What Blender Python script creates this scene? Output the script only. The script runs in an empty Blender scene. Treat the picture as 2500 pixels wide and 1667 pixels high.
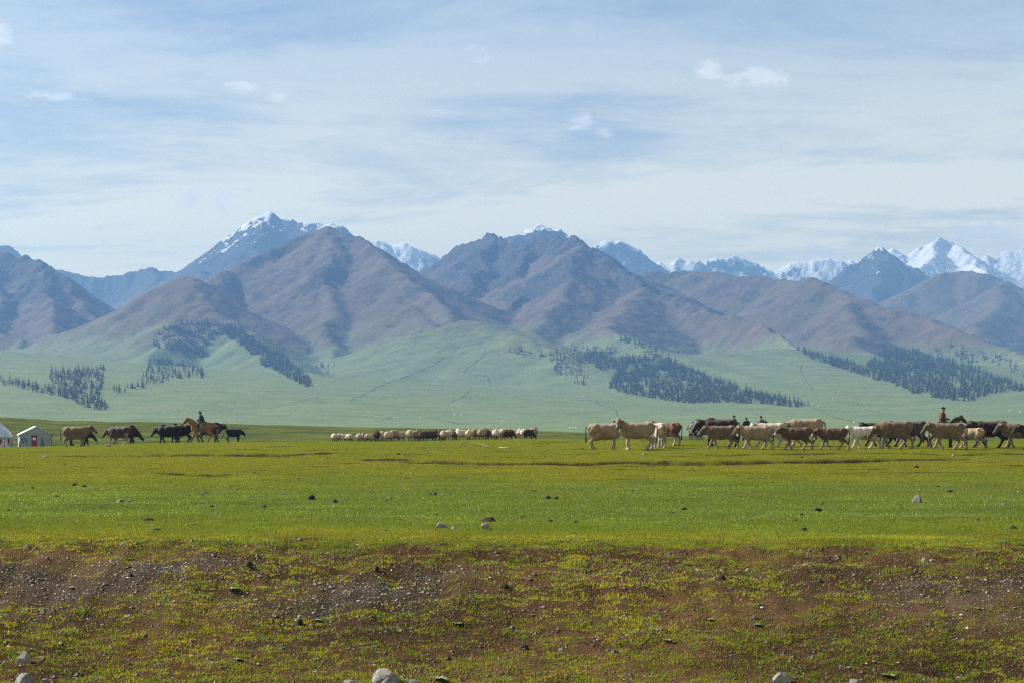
import bpy, math, random
import numpy as np
from concurrent.futures import ThreadPoolExecutor
from mathutils import Vector, Matrix
SC = bpy.context.scene
COL = SC.collection
R = math.radians
# ------------------------------------------------------------------ camera
F, CX, HY = 4861.0, 1250.0, 1035.0        # focal length in px of a 2500 px wide frame, principal column, horizon row
EYE = 2.0
cam_d = bpy.data.cameras.new('camera'); cam = bpy.data.objects.new('camera', cam_d); COL.objects.link(cam)
cam.location = (0, 0, EYE); cam.rotation_euler = (R(90), 0, 0)
cam_d.sensor_width = 36.0; cam_d.lens = F / 2500 * 36.0
cam_d.shift_y = (HY - 833.5) / 2500
cam_d.clip_start = 0.5; cam_d.clip_end = 40000
SC.camera = cam
# ------------------------------------------------------------------ sun, sky, exposure
SUN_EL, SUN_AZ = R(37), R(-62)            # azimuth from +Y, negative = to the left
sdir = Vector((math.sin(SUN_AZ)*math.cos(SUN_EL), math.cos(SUN_AZ)*math.cos(SUN_EL), math.sin(SUN_EL)))
sun_d = bpy.data.lights.new('sun', 'SUN'); sun = bpy.data.objects.new('sun', sun_d); COL.objects.link(sun)
sun_d.energy = 5.0; sun_d.angle = R(0.53); sun_d.color = (1.0, 0.94, 0.85)
sun.rotation_euler = sdir.to_track_quat('Z', 'Y').to_euler()
sun.location = sdir * 500
SC.view_settings.view_transform = 'Standard'; SC.view_settings.look = 'None'
SC.view_settings.gamma = 1; SC.view_settings.use_curve_mapping = False
SC.view_settings.exposure = 1.7
cy = SC.cycles
cy.use_denoising = False
cy.max_bounces = 6; cy.diffuse_bounces = 2; cy.glossy_bounces = 2; cy.transmission_bounces = 3
cy.volume_bounces = 0; cy.transparent_max_bounces = 6
cy.filter_width = 1.3
cy.use_adaptive_sampling = False

class NT:                                  # small node-tree helper
    def __init__(s, tree): s.t = tree; tree.nodes.clear()
    def n(s, typ, **kw):
        nd = s.t.nodes.new(typ)
        ins = kw.pop('i', {})
        for k, v in kw.items(): setattr(nd, k, v)
        for k, v in ins.items():
            if isinstance(v, bpy.types.NodeSocket): s.t.links.new(v, nd.inputs[k])
            else: nd.inputs[k].default_value = v
        return nd
    def math(s, op, a, b=0.0, c=None, clamp=False):
        i = {0: a, 1: b}
        if c is not None: i[2] = c
        return s.n('ShaderNodeMath', operation=op, use_clamp=clamp, i=i).outputs[0]
    def mixc(s, f, a, b, bt='MIX'):
        m = s.n('ShaderNodeMix', data_type='RGBA', blend_type=bt)
        for k, v in ((0, f), (6, a), (7, b)):
            if isinstance(v, bpy.types.NodeSocket): s.t.links.new(v, m.inputs[k])
            else: m.inputs[k].default_value = (*v, 1) if (k > 0 and len(v) == 3) else v
        return m.outputs[2]
    def noise(s, vec, scale, detail=4, rough=0.55, dist=0.0):
        nd = s.n('ShaderNodeTexNoise', i={'Scale': scale, 'Detail': detail, 'Roughness': rough, 'Distortion': dist})
        if vec is not None: s.t.links.new(vec, nd.inputs['Vector'])
        return nd.outputs['Fac']
    def ramp(s, v, lo, hi, a=0.0, b=1.0, smooth=True):
        m = s.n('ShaderNodeMapRange', clamp=True, i={0: v, 1: lo, 2: hi, 3: a, 4: b})
        m.interpolation_type = 'SMOOTHSTEP' if smooth else 'LINEAR'
        return m.outputs[0]
    def attr(s, name): return s.n('ShaderNodeAttribute', attribute_name=name)

world = bpy.data.worlds.new('World'); SC.world = world; world.use_nodes = True
W = NT(world.node_tree)
SKY = 0.031
sky = W.n('ShaderNodeTexSky', sky_type='NISHITA', sun_disc=False, sun_elevation=SUN_EL, sun_rotation=SUN_AZ, altitude=1500.0, air_density=1.0, dust_density=0.9, ozone_density=1.2)
tc = W.n('ShaderNodeTexCoord').outputs['Generated']
sep = W.n('ShaderNodeSeparateXYZ', i={0: tc})
dx, dy, dz = sep.outputs
# cirrus veil: a plane of cloud seen in perspective, direction based, the same all round the sky
inv = W.math('DIVIDE', 1.0, W.math('ADD', W.math('MAXIMUM', dz, 0.0), 0.11))
pl = W.n('ShaderNodeCombineXYZ', i={0: W.math('MULTIPLY', dx, inv), 1: W.math('MULTIPLY', dy, inv), 2: 0.0}).outputs[0]
def mapped(rot, sc, loc=(0, 0, 0)):
    return W.n('ShaderNodeMapping', i={'Vector': pl, 'Rotation': (0, 0, R(rot)), 'Scale': sc, 'Location': loc}).outputs[0]
c1 = W.noise(mapped(-24, (0.8, 1.15, 1), (3.1, 1.7, 0)), 1.05, 6, 0.62, 0.7)
c2 = W.noise(mapped(-34, (0.8, 2.0, 1), (0.4, 5.2, 0)), 1.7, 6, 0.58, 0.8)
c3 = W.noise(mapped(12, (1.2, 1.3, 1), (7.2, 2.2, 0)), 5.0, 7, 0.65, 0.6)
cir = W.math('ADD', W.math('ADD', W.math('MULTIPLY', c1, 0.70), W.math('MULTIPLY', c2, 0.15)), W.math('MULTIPLY', c3, 0.15))
veil = W.ramp(cir, 0.36, 0.61, 0.26, 1.0)
low = W.ramp(dz, 0.02, 0.19, 0.45, 0.0)              # veil thickens toward the horizon
veil = W.math('MINIMUM', W.math('ADD', veil, low), 1.0)
# a thin sheet: long slant path near the horizon, little overhead
thick = W.math('SUBTRACT', 1.0, W.math('EXPONENT', W.math('DIVIDE', -0.25, W.math('ADD', W.math('MAXIMUM', dz, 0.0), 0.05))))
veil = W.math('MULTIPLY', veil, thick)
skyc = W.mixc(1.0, sky.outputs[0], (SKY, SKY, SKY), 'MULTIPLY')
out = W.mixc(W.math('MULTIPLY', veil, 0.85), skyc, W.mixc(W.ramp(dz, 0.05, 0.20), (1.05, 0.88, 0.43), (0.40, 0.40, 0.34)))
# small fair-weather puffs at their own bearings
dyc = W.math('MAXIMUM', dy, 0.05)
su = W.math('DIVIDE', dx, dyc); sv = W.math('DIVIDE', dz, dyc)
sp = W.n('ShaderNodeCombineXYZ', i={0: su, 1: W.math('MULTIPLY', sv, 1.5), 2: 0.0}).outputs[0]
pn = W.noise(sp, 60, 8, 0.66, 0.8)
pn2 = W.noise(sp, 150, 4, 0.6, 0.2)
tot = None
for (px, py, w, h, a) in [(1865, 190, 75, 34, 1.0), (1800, 198, 50, 22, .8), (1730, 172, 50, 34, .85), (590, 214, 55, 22, .7), (665, 235, 40, 22, .6), (122, 238, 70, 20, .75), (0, 88, 42, 42, .85),
                          (1425, 300, 65, 28, .8), (1465, 322, 50, 22, .6), (500, 480, 105, 52, .62), (570, 505, 60, 26, .5), (1165, 135, 44, 30, .6), (2430, 580, 210, 62, 1.1), (2250, 545, 60, 44, .5), (2010, 622, 130, 34, .7)]:
    ux, uy = (px-CX)/F, (HY-py)/F
    ex = W.math('MULTIPLY', W.math('SUBTRACT', su, ux), F/w); ey = W.math('MULTIPLY', W.math('SUBTRACT', sv, uy), F/h)
    r2 = W.math('ADD', W.math('MULTIPLY', ex, ex), W.math('MULTIPLY', ey, ey))
    m = W.math('MULTIPLY', W.math('SUBTRACT', 1.0, r2), a, clamp=True)
    tot = m if tot is None else W.math('MAXIMUM', tot, m)
pd = W.math('ADD', W.math('MULTIPLY', tot, 0.62), W.math('ADD', W.math('MULTIPLY', W.math('SUBTRACT', pn, 0.5), 2.0), W.math('MULTIPLY', W.math('SUBTRACT', pn2, 0.5), 0.35)))
puff = W.math('MULTIPLY', W.ramp(pd, 0.08, 0.66), W.ramp(tot, 0.0, 0.35))
out = W.mixc(W.math('MULTIPLY', puff, 0.62), out, (0.46, 0.455, 0.42))
bg = W.n('ShaderNodeBackground', i={'Color': out, 'Strength': 1.0})
W.n('ShaderNodeOutputWorld', i={'Surface': bg.outputs[0]})

# ------------------------------------------------------------------ helpers
def put(name, me, mat=None, parent=None, label=None, cat=None, group=None, kind=None, loc=None, rot=None, scale=None):
    o = bpy.data.objects.new(name, me); COL.objects.link(o)
    if mat is not None and me is not None:
        if len(me.materials) == 0: me.materials.append(mat)
        elif me.materials[0] is not mat:
            o.material_slots[0].link = 'OBJECT'; o.material_slots[0].material = mat
    if parent is not None: o.parent = parent
    if label: o['label'] = label
    if cat: o['category'] = cat
    if group: o['group'] = group
    if kind: o['kind'] = kind
    if loc is not None: o.location = loc
    if rot is not None: o.rotation_euler = rot
    if scale is not None: o.scale = scale if hasattr(scale, '__len__') else (scale,)*3
    return o
def mesh_np(name, V, faces, k=4, smooth=True, attrs=None):
    """V (n,3) float, faces (m,k) int -> mesh"""
    me = bpy.data.meshes.new(name)
    V = np.ascontiguousarray(V, dtype=np.float32); faces = np.ascontiguousarray(faces, dtype=np.int32)
    m = len(faces)
    me.vertices.add(len(V)); me.vertices.foreach_set('co', V.ravel())
    me.loops.add(m*k); me.loops.foreach_set('vertex_index', faces.ravel())
    me.polygons.add(m); me.polygons.foreach_set('loop_start', np.arange(0, m*k, k, dtype=np.int32))
    me.update(calc_edges=True)
    me.polygons.foreach_set('use_smooth', np.full(m, smooth))
    for an, (dom, arr) in (attrs or {}).items():
        a = me.attributes.new(an, 'FLOAT_COLOR' if arr.ndim == 2 else 'FLOAT', dom)
        a.data.foreach_set('color' if arr.ndim == 2 else 'value', np.ascontiguousarray(arr, dtype=np.float32).ravel())
    return me
def mesh_pd(name, V, Fs, smooth=True):
    me = bpy.data.meshes.new(name); me.from_pydata([tuple(map(float, v)) for v in V], [], [tuple(map(int, f)) for f in Fs]); me.update()
    me.polygons.foreach_set('use_smooth', [smooth]*len(me.polygons)); return me
def material(name):
    m = bpy.data.materials.new(name); m.use_nodes = True; return m, NT(m.node_tree)
def principled(t, color, rough=0.9, normal=None, spec=0.25, **kw):
    i = {'Base Color': color if isinstance(color, bpy.types.NodeSocket) else (*color, 1), 'Roughness': rough, 'Specular IOR Level': spec}
    if normal is not None: i['Normal'] = normal
    i.update(kw)
    p = t.n('ShaderNodeBsdfPrincipled', i=i)
    t.n('ShaderNodeOutputMaterial', i={'Surface': p.outputs[0]})
    return p
def simple_mat(name, col, rough=0.85, var=0.25, scale=6.0, spec=0.2, bump=0.0):
    m, t = material(name)
    co = t.n('ShaderNodeTexCoord').outputs['Object']
    n = t.noise(co, scale, 5, 0.6)
    c = t.mixc(t.ramp(n, 0.3, 0.7), tuple(x*(1-var) for x in col), tuple(min(1, x*(1+var)) for x in col))
    nm = None
    if bump: nm = t.n('ShaderNodeBump', i={'Height': n, 'Strength': bump, 'Distance': 0.03}).outputs[0]
    principled(t, c, rough, nm, spec)
    return m
_rs = np.random.RandomState(7)
_P = _rs.permutation(256).astype(np.int64); _P = np.concatenate([_P, _P, _P])
_G = np.stack([np.cos(np.arange(256)*2*np.pi/256*1.0), np.sin(np.arange(256)*2*np.pi/256)], 1).astype(np.float32)
def pnoise(x, y, seed=0):
    x = np.asarray(x, np.float32); y = np.asarray(y, np.float32)
    x0 = np.floor(x); y0 = np.floor(y); fx = x-x0; fy = y-y0
    xi = (x0.astype(np.int64)+seed*37) & 255; yi = (y0.astype(np.int64)+seed*91) & 255
    def g(ix, iy, ax, ay):
        h = _P[_P[ix & 255]+(iy & 255)]; v = _G[h]; return v[..., 0]*ax+v[..., 1]*ay
    u = fx*fx*fx*(fx*(fx*6-15)+10); v = fy*fy*fy*(fy*(fy*6-15)+10)
    a = g(xi, yi, fx, fy); b = g(xi+1, yi, fx-1, fy); c = g(xi, yi+1, fx, fy-1); d = g(xi+1, yi+1, fx-1, fy-1)
    return (a+(b-a)*u+(c-a)*v+(a-b-c+d)*u*v)*1.5
def fbm(x, y, o=4, seed=0, gain=0.5, lac=2.03):
    s = 0; a = 1.0; f = 1.0
    for k in range(o):
        s = s+a*pnoise(x*f, y*f, seed+k); a *= gain; f *= lac
    return s
def ridged(x, y, o=4, seed=0, gain=0.5):
    s = 0; a = 1.0; f = 1.0
    for k in range(o):
        s = s+a*(1-2*np.abs(pnoise(x*f, y*f, seed+k))); a *= gain; f *= 2.07
    return s
def sst(v, lo, hi):
    t = np.clip((v-lo)/(hi-lo), 0, 1); return t*t*(3-2*t)
def PW(px, py, D): return np.array([(px-CX)/F*D, D, EYE+(HY-py)/F*D])
# ------------------------------------------------------------------ the lie of the land
# ridge crests: (group, slope at crest, slope at foot, rockiness, rib depth, [(bearing px, height px, distance km) ...])
RIDGES = [
 ('back', .95, .50, .9, .45, [(-420,540,7.5),(-150,560,7.5),(0,590,7.5),(53,617,7.5),(106,651,7.5),(165,665,7.5),(213,669,7.5),(266,671,7.5),(330,662,7.5),(367,653,7.5),(410,661,7.5),(441,657,7.5),(489,633,7.45),(531,601,7.4),(585,556,7.35),(622,537,7.3),(654,518,7.3),(686,539,7.3),(718,535,7.25),(755,543,7.2),(818,549,7.1),(850,566,7.1),(893,600,7.1),(940,650,7.1),(980,690,7.0)]),
 ('back', .9, .5, .9, .5, [(654,518,7.3),(640,580,7.0),(620,640,6.7),(580,700,6.3)]),
 ('back', .9, .5, .9, .5, [(367,653,7.5),(370,700,7.1),(360,740,6.7)]),
 ('back', .9, .5, .9, .5, [(531,601,7.4),(515,660,7.0),(490,710,6.5)]),
 ('back', .9, .5, .9, .4, [(850,610,9),(893,595,9),(930,588,9),(960,594,9),(983,596,9),(1036,614,9),(1084,635,9),(1140,660,9)]),
 ('left', .80, .42, .85, .35, [(-420,520,5.6),(-150,585,5.3),(0,622,5.0),(96,640,4.9),(150,678,4.8),(202,738,4.65),(239,797,4.5),(258,830,4.35)]),
 ('left', .7, .42, .75, .35, [(0,622,5.0),(-20,700,4.7),(-10,780,4.4),(40,850,4.1),(60,890,3.9)]),
 ('left', .7, .42, .75, .35, [(96,640,4.9),(100,720,4.6),(130,790,4.3),(150,850,4.05)]),
 ('mid', .75, .42, .35, .30, [(457,686,4.12),(500,703,4.3),(530,690,4.5),(558,656,4.7),(611,633,4.75),(664,614,4.8),(717,590,4.85),(760,572,4.88),(797,556,4.9),(829,566,4.85),(872,580,4.8),(914,606,4.7),(946,635,4.6),(967,665,4.5),(1010,691,4.35),(1058,723,4.2),(1095,765,4.0),(1120,800,3.85)]),
 ('mid', .62, .42, .45, .30, [(797,556,4.9),(800,640,4.62),(815,735,4.3),(800,830,3.95),(790,895,3.7)]),
 ('mid', .55, .34, .08, .16, [(946,635,4.6),(975,720,4.3),(1030,772,4.05),(1085,806,3.85),(1095,835,3.7),(1050,880,3.5),(980,925,3.3)]),
 ('front', .62, .42, .12, .20, [(457,681,4.1),(415,694,4.08),(372,718,4.05),(319,750,4.0),(266,790,3.95),(213,824,3.9),(159,867,3.8),(106,899,3.65),(60,925,3.4)]),
 ('front', .60, .42, .12, .22, [(457,681,4.1),(500,740,3.95),(545,775,3.85),(585,800,3.75),(638,832,3.6),(691,870,3.45),(744,912,3.28),(768,948,3.12)]),
 ('front', .55, .40, .08, .22, [(440,690,4.1),(425,780,3.85),(395,850,3.6),(360,905,3.4)]),
 ('back', .95, .5, .9, .4, [(1150,640,7.0),(1201,596,7.0),(1250,572,7.0),(1282,558,7.0),(1314,546,7.0),(1346,554,7.0),(1372,565,7.0),(1404,586,7.0),(1450,625,7.0)]),
 ('centre', .85, .46, .85, .40, [(1040,672,6.0),(1084,633,5.9),(1116,611,5.8),(1143,593,5.7),(1175,590,5.65),(1201,578,5.6),(1220,592,5.5),(1260,596,5.45),(1290,592,5.4),(1324,580,5.35),(1350,584,5.3),(1404,584,5.2),(1431,598,5.15),(1463,617,5.1),(1494,636,5.05),(1516,654,5.0),(1548,681,4.9),(1579,702,4.75),(1622,718,4.7),(1675,733,4.6),(1702,750,4.5),(1755,766,4.4),(1808,773,4.3),(1856,792,4.15),(1893,814,4.0),(1935,845,3.8),(1978,864,3.65),(2030,885,3.45)]),
 ('centre', .75, .44, .8, .45, [(1290,592,5.4),(1270,650,5.15),(1260,710,4.9),(1230,760,4.6)]),
 ('centre', .75, .44, .7, .45, [(1201,578,5.6),(1180,640,5.3),(1160,700,5.0)]),
 ('centre', .62, .42, .35, .25, [(1404,590,5.2),(1402,645,4.95),(1375,715,4.62),(1335,785,4.3),(1290,845,4.0),(1250,885,3.8)]),
 ('centre', .55, .38, .10, .22, [(1569,705,4.75),(1522,740,4.5),(1482,776,4.25),(1505,814,4.0),(1590,853,3.7),(1654,885,3.5),(1728,917,3.3),(1835,955,3.05),(1973,992,2.72)]),
 ('centre', .34, .27, .0, .10, [(1130,785,3.75),(1190,795,3.68),(1250,812,3.6),(1345,852,3.45),(1430,897,3.25)]),
 ('right', .70, .42, .20, .25, [(1520,690,5.5),(1590,666,5.4),(1649,667,5.35),(1702,665,5.3),(1755,665,5.25),(1808,673,5.2),(1861,675,5.15),(1914,683,5.1),(1941,689,5.0),(1984,677,4.9),(2010,689,4.85),(2047,707,4.8),(2079,723,4.7),(2154,745,4.6),(2233,766,4.5),(2313,798,4.35),(2393,830,4.2),(2500,867,4.0),(2700,925,3.6)]),
 ('right', .60, .42, .10, .25, [(2079,723,4.7),(2090,795,4.4),(2110,855,4.1),(2150,908,3.7),(2200,948,3.3)]),
 ('back', .95, .5, .9, .45, [(1420,640,8.5),(1452,601,8.5),(1473,586,8.5),(1492,592,8.5),(1510,588,8.5),(1548,604,8.5),(1579,628,8.5),(1606,645,8.5),(1650,690,8.4)]),
 ('back', .95, .5, .9, .45, [(1590,650,9.3),(1611,638,9.3),(1640,640,9.3),(1659,631,9.3),(1702,637,9.3),(1750,632,9.3),(1792,626,9.4),(1835,641,9.4),(1877,660,9.5),(1893,660,9.5),(1936,645,9.5),(1984,633,9.5),(2030,634,9.5),(2079,638,9.5),(2150,650,9.5)]),
 ('back', .90, .5, .8, .4, [(2000,725,7.6),(2031,700,7.7),(2065,665,7.75),(2095,640,7.8),(2120,622,7.8),(2148,609,7.8),(2175,625,7.8),(2201,637,7.8),(2239,662,7.7),(2280,700,7.6),(2330,730,7.5)]),
 ('back', .85, .5, .8, .4, [(2148,609,7.8),(2150,680,7.4),(2140,740,7.0)]),
 ('back', .95, .42, .8, .5, [(2140,640,10),(2169,612,10),(2186,607,10),(2212,622,10),(2232,618,10),(2244,603,10),(2256,614,10),(2275,600,10),(2292,580,10),(2310,586,10),(2329,596,10),(2361,612,10),(2385,622,10),(2409,618,10),(2430,643,10),(2446,622,10),(2462,610,10),(2500,602,10),(2600,590,10),(2800,620,10)]),
 ('back', .80, .40, .5, .4, [(2329,596,10),(2380,650,9.4),(2440,690,8.9),(2480,720,8.4)]),
 ('back', .80, .40, .5, .4, [(2292,580,10),(2260,640,9.5),(2230,680,9.0)]),
 ('far right', .62, .42, .15, .28, [(2100,800,5.9),(2180,742,6.1),(2233,707,6.2),(2281,675,6.25),(2313,662,6.3),(2345,661,6.3),(2409,670,6.2),(2451,691,6.1),(2500,710,6.0),(2620,760,5.7),(2800,810,5.3)]),
 ('far right', .58, .42, .12, .3, [(2451,691,6.1),(2425,760,5.65),(2395,815,5.2)]),
 ('fan', .10, .07, .0, .0, [(-420,800,3.3),(-100,850,3.05),(0,885,2.9),(70,912,2.75),(130,938,2.6),(200,972,2.35),(250,1000,2.1)]),
 ('fan', .09, .06, .0, .0, [(1900,850,3.6),(2020,898,3.3),(2120,935,3.0),(2230,975,2.65),(2300,998,2.4)]),
]
GROUPS = ['plain', 'left', 'mid', 'front', 'centre', 'right', 'far right', 'back', 'fan']
BD = np.array([0, 300, 500, 700, 1000, 1500, 2000, 2500, 3000, 3500, 4000, 5000, 6000, 7500, 9000, 12000.])
BZ = np.array([-1.6, -2.3, -3.2, -4.0, -3.6, 1.0, 12, 27, 47, 72, 98, 150, 215, 320, 420, 520.])
def hermite(x, xp, yp):
    m = np.gradient(yp, xp); i = np.clip(np.searchsorted(xp, x)-1, 0, len(xp)-2)
    h = xp[i+1]-xp[i]; t = np.clip((x-xp[i])/h, 0, 1)
    return (2*t**3-3*t**2+1)*yp[i]+(t**3-2*t**2+t)*h*m[i]+(-2*t**3+3*t**2)*yp[i+1]+(t**3-t**2)*h*m[i+1]
def smax(a, b, k):
    h = np.clip(k-np.abs(a-b), 0, None)/k
    return np.maximum(a, b)+h*h*k*0.25
def far_height(x, y):
    """height, owner group, rockiness, crest closeness for flat arrays beyond the plateau"""
    x = x.astype(np.float64); y = y.astype(np.float64)
    n = len(x)
    base = hermite(y, BD, BZ)
    un = fbm(x/420, y/420, 4, 3)
    base = base+un*np.clip((y-800)/1500, 0, 1)*6.0+fbm(x/90, y/90, 3, 5)*np.clip((y-800)/1500, 0, 1)*0.9
    H = base.copy(); RM = np.full(n, -1e9); own = np.zeros(n, np.int32); rock = np.zeros(n); above = np.full(n, 1e9)
    wx = x+fbm(x/260, y/260, 3, 21)*22; wy = y+fbm(x/260+7, y/260, 3, 27)*22
    for ri, (grp, s0, s1, rk, rib, pts) in sorted(enumerate(RIDGES), key=lambda q: q[1][0] != 'fan'):
        P = np.array([PW(px, py, D*1000) for px, py, D in pts]); s1 = s1*0.86 if grp != 'fan' else s1
        rr = np.random.RandomState(ri+11)
        if len(pts) < 12 and grp != 'fan':                # side spurs wander between their surveyed points
            Q = [P[0]]
            for a, b in zip(P[:-1], P[1:]):
                e = b-a; ln = math.hypot(e[0], e[1]); nx, ny = -e[1]/ln, e[0]/ln
                for q in (1/3, 2/3):
                    j = rr.uniform(-.09, .09)*ln; Q.append(a+e*q+np.array([nx*j, ny*j, rr.uniform(-.02, .03)*ln]))
                Q.append(b)
            P = np.array(Q)
        rnd = (1-rk)*12+3                                # grassy crests are rounded, rocky ones sharp
        reach = float(np.max(P[:, 2]-hermite(P[:, 1]-1700, BD, BZ)))/s1+350
        x0, x1 = P[:, 0].min()-reach, P[:, 0].max()+reach; y0, y1 = P[:, 1].min()-reach, P[:, 1].max()+reach
        ix = np.nonzero((x > x0) & (x < x1) & (y > y0) & (y < y1))[0]
        if len(ix) == 0: continue
        # the crest itself keeps its place, the flanks are warped
        X = x[ix].astype(np.float32); Y = y[ix].astype(np.float32); WX = wx[ix].astype(np.float32); WY = wy[ix].astype(np.float32)
        best = np.full(len(ix), -1e9, np.float32); bt = np.zeros(len(ix), np.float32); bd = np.zeros(len(ix), np.float32); bz = np.zeros(len(ix), np.float32); bs = np.zeros(len(ix), np.float32); bp = np.zeros(len(ix), np.float32)
        cum = 0.0; L0 = 260.0
        d0 = np.full(len(ix), 1e9, np.float32)
        for a, b in zip(P[:-1:2], P[1::2]): d0 = np.minimum(d0, np.hypot(X-np.float32((a[0]+b[0])/2), Y-np.float32((a[1]+b[1])/2)))
        k = np.clip(d0/300, 0, 1)
        QX = X+(WX-X)*k; QY = Y+(WY-Y)*k
        for si, (a, b) in enumerate(zip(P[:-1], P[1:])):
            ax, ay, az = a; ex, ey, ez = b-a; l2 = ex*ex+ey*ey; ln = math.sqrt(l2)
            f4 = np.float32
            ax, ay, ex, ey, l2, az, ez = map(f4, (ax, ay, ex, ey, l2, az, ez))
            t = np.clip(((QX-ax)*ex+(QY-ay)*ey)/l2, 0, 1)
            rx = QX-ax-t*ex; ry = QY-ay-t*ey
            d = np.sqrt(rx*rx+ry*ry+f4(rnd*rnd))-f4(rnd)
            zc = az+t*ez
            h = zc-(f4(s1)*d+f4((s0-s1)*L0)*(1-np.exp(-d/f4(L0))))
            m = np.nonzero(h > best)[0]
            best[m] = h[m]; bt[m] = cum+t[m]*ln; bd[m] = d[m]; bz[m] = zc[m]; cr_ = (rx[m]*ey-ry[m]*ex)/f4(ln); bs[m] = np.sign(cr_)
            cap = ((t[m] <= 0) & (si == 0)) | ((t[m] >= 1) & (si == len(P)-2))
            bp[m] = np.where(cap, np.abs(cr_)/(np.hypot(rx[m], ry[m])+1), 1)
            cum += ln
        kp = np.nonzero(best > H[ix]-110)[0]
        if len(kp) == 0: continue
        ix = ix[kp]; X = X[kp]; Y = Y[kp]; best = best[kp]; bt = bt[kp]; bd = bd[kp]; bz = bz[kp]; bs = bs[kp]; bp = bp[kp]
        rk = rk*(0.12+0.88*sst(bz, 170, 380)) if rk > 0.3 else np.full(len(ix), rk)
        if rk.max() > 0:
            cr = np.exp(-bd/200.0)
            best = best+rk*(cr*0.7+0.3)*(ridged(X/120, Y/120, 4, ri+5)-0.75)*20*(0.6+0.4*np.clip(bz/700, 0, 1))
            best = best+rk*cr*pnoise(X/24, Y/24, ri+60)*5.5
        gi = GROUPS.index(grp)
        if grp == 'fan':
            base[ix] = smax(base[ix], best, 8.0); H[ix] = np.maximum(H[ix], base[ix]); continue
        r0 = RM[ix]; m = best > r0
        own[ix[m]] = gi; rock[ix[m]] = (rk*(0.35+0.65*np.exp(-bd/260)))[m]
        RM[ix] = np.where(r0 < -1e8, best, smax(r0, best, 10.0)); H[ix] = np.maximum(base[ix], RM[ix])
    H = smax(base, RM, 34.0); own = np.where(RM > base, own, 0); rock = np.where(RM > base, rock, 0)
    hb = np.clip((H-base)/60, 0, 1)
    H = H+hb*(fbm(x/300, y/300, 3, 61)*3.5+fbm(x/70, y/70, 3, 67)*1.9)
    return H, own, rock, H-base
KN, KF = 0.0015, 0.0022
def erode(H, fixed, step, iters, K, m=0.45, talus=0.85):
    """stream-power erosion: drainage gathered down the steepest way cuts gullies and valleys and leaves sharp divides"""
    ny, nx = H.shape; h = H.ravel().astype(np.float64).copy(); fx = fixed.ravel()
    I = np.arange(ny*nx).reshape(ny, nx)
    nb = [(dy, dx, math.hypot(dy, dx)*step) for dy in (-1, 0, 1) for dx in (-1, 0, 1) if dy or dx]
    for it in range(iters):
        G = np.pad(h.reshape(ny, nx), 1, constant_values=1e9); Ip = np.pad(I, 1, mode='edge')
        best = np.zeros((ny, nx)); rec = I.copy(); dist = np.full((ny, nx), float(step)); c = G[1:-1, 1:-1]
        for dy, dx, d in nb:
            sl = (c-G[1+dy:ny+1+dy, 1+dx:nx+1+dx])/d; mk = sl > best
            best[mk] = sl[mk]; rec[mk] = Ip[1+dy:ny+1+dy, 1+dx:nx+1+dx][mk]; dist[mk] = d
        order = np.argsort(h, kind='stable').tolist(); rl = rec.ravel().tolist(); A = [step*step]*(ny*nx)
        for i in reversed(order):
            r_ = rl[i]
            if r_ != i: A[r_] += A[i]
        Fv = (K*np.array(A)**m/dist.ravel()); Fv[fx] = 0; Fv = Fv.tolist(); hl = h.tolist()
        for i in order:
            f = Fv[i]
            if f: hl[i] = (hl[i]+f*hl[rl[i]])/(1+f)
        h = np.array(hl)
        g = h.reshape(ny, nx)
        for _ in range(2):                                # slopes steeper than scree slump
            for ax in (0, 1):
                d = np.diff(g, axis=ax); ex_ = np.sign(d)*np.clip(np.abs(d)-talus*step, 0, None)*0.25
                if ax == 0: g[:-1] += ex_; g[1:] -= ex_
                else: g[:, :-1] += ex_; g[:, 1:] -= ex_
        h = g.ravel()
    return h.reshape(ny, nx)
def patch(x0, x1, y0, y1, step, iters, K):
    xs = np.arange(x0, x1, step); ys = np.arange(y0, y1, step); Y, X = np.meshgrid(ys, xs, indexing='ij'); xf, yf = X.ravel(), Y.ravel()
    inn = np.abs(xf) < 0.40*yf+150
    parts = np.array_split(np.nonzero(inn)[0], 12)
    with ThreadPoolExecutor(4) as ex: res = list(ex.map(lambda q: far_height(xf[q], yf[q]), parts))
    out = []
    for k in range(4):
        a = np.zeros(len(xf)); a[inn] = np.concatenate([q[k] for q in res]); out.append(a.reshape(X.shape))
    H, own, rock, ab = out
    H[~inn.reshape(X.shape)] = -50
    fixed = (own == 0) | ~inn.reshape(X.shape); fixed[0] = fixed[-1] = True; fixed[:, 0] = fixed[:, -1] = True
    E = erode(H, fixed, step, iters, K)
    return dict(x0=x0, y0=y0, s=step, H=E, own=own.astype(np.int32), rock=rock, ab=ab+E-H)
def sample(P, x, y):
    fx = (x-P['x0'])/P['s']; fy = (y-P['y0'])/P['s']; ny, nx = P['H'].shape
    i = np.clip(fx.astype(int), 1, nx-3); j = np.clip(fy.astype(int), 1, ny-3); u = np.clip(fx-i, 0, 1); v = np.clip(fy-j, 0, 1)
    def w4(t): return (-.5*t+t*t-.5*t**3, 1-2.5*t*t+1.5*t**3, .5*t+2*t*t-1.5*t**3, -.5*t*t+.5*t**3)
    wu, wv = w4(u), w4(v); h = 0
    for b in range(4):
        r_ = 0
        for a in range(4): r_ = r_+wu[a]*P['H'][j+b-1, i+a-1]
        h = h+wv[b]*r_
    jn = np.clip(np.round(fy).astype(int), 0, ny-1); in_ = np.clip(np.round(fx).astype(int), 0, nx-1)
    def lin(A): return A[j, i]*(1-u)*(1-v)+A[j, i+1]*u*(1-v)+A[j+1, i]*(1-u)*v+A[j+1, i+1]*u*v
    return h, P['own'][jn, in_], lin(P['rock']), lin(P['ab'])
PN = patch(-2500, 2500, 2000, 6400, 10.0, 13, KN)
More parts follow.
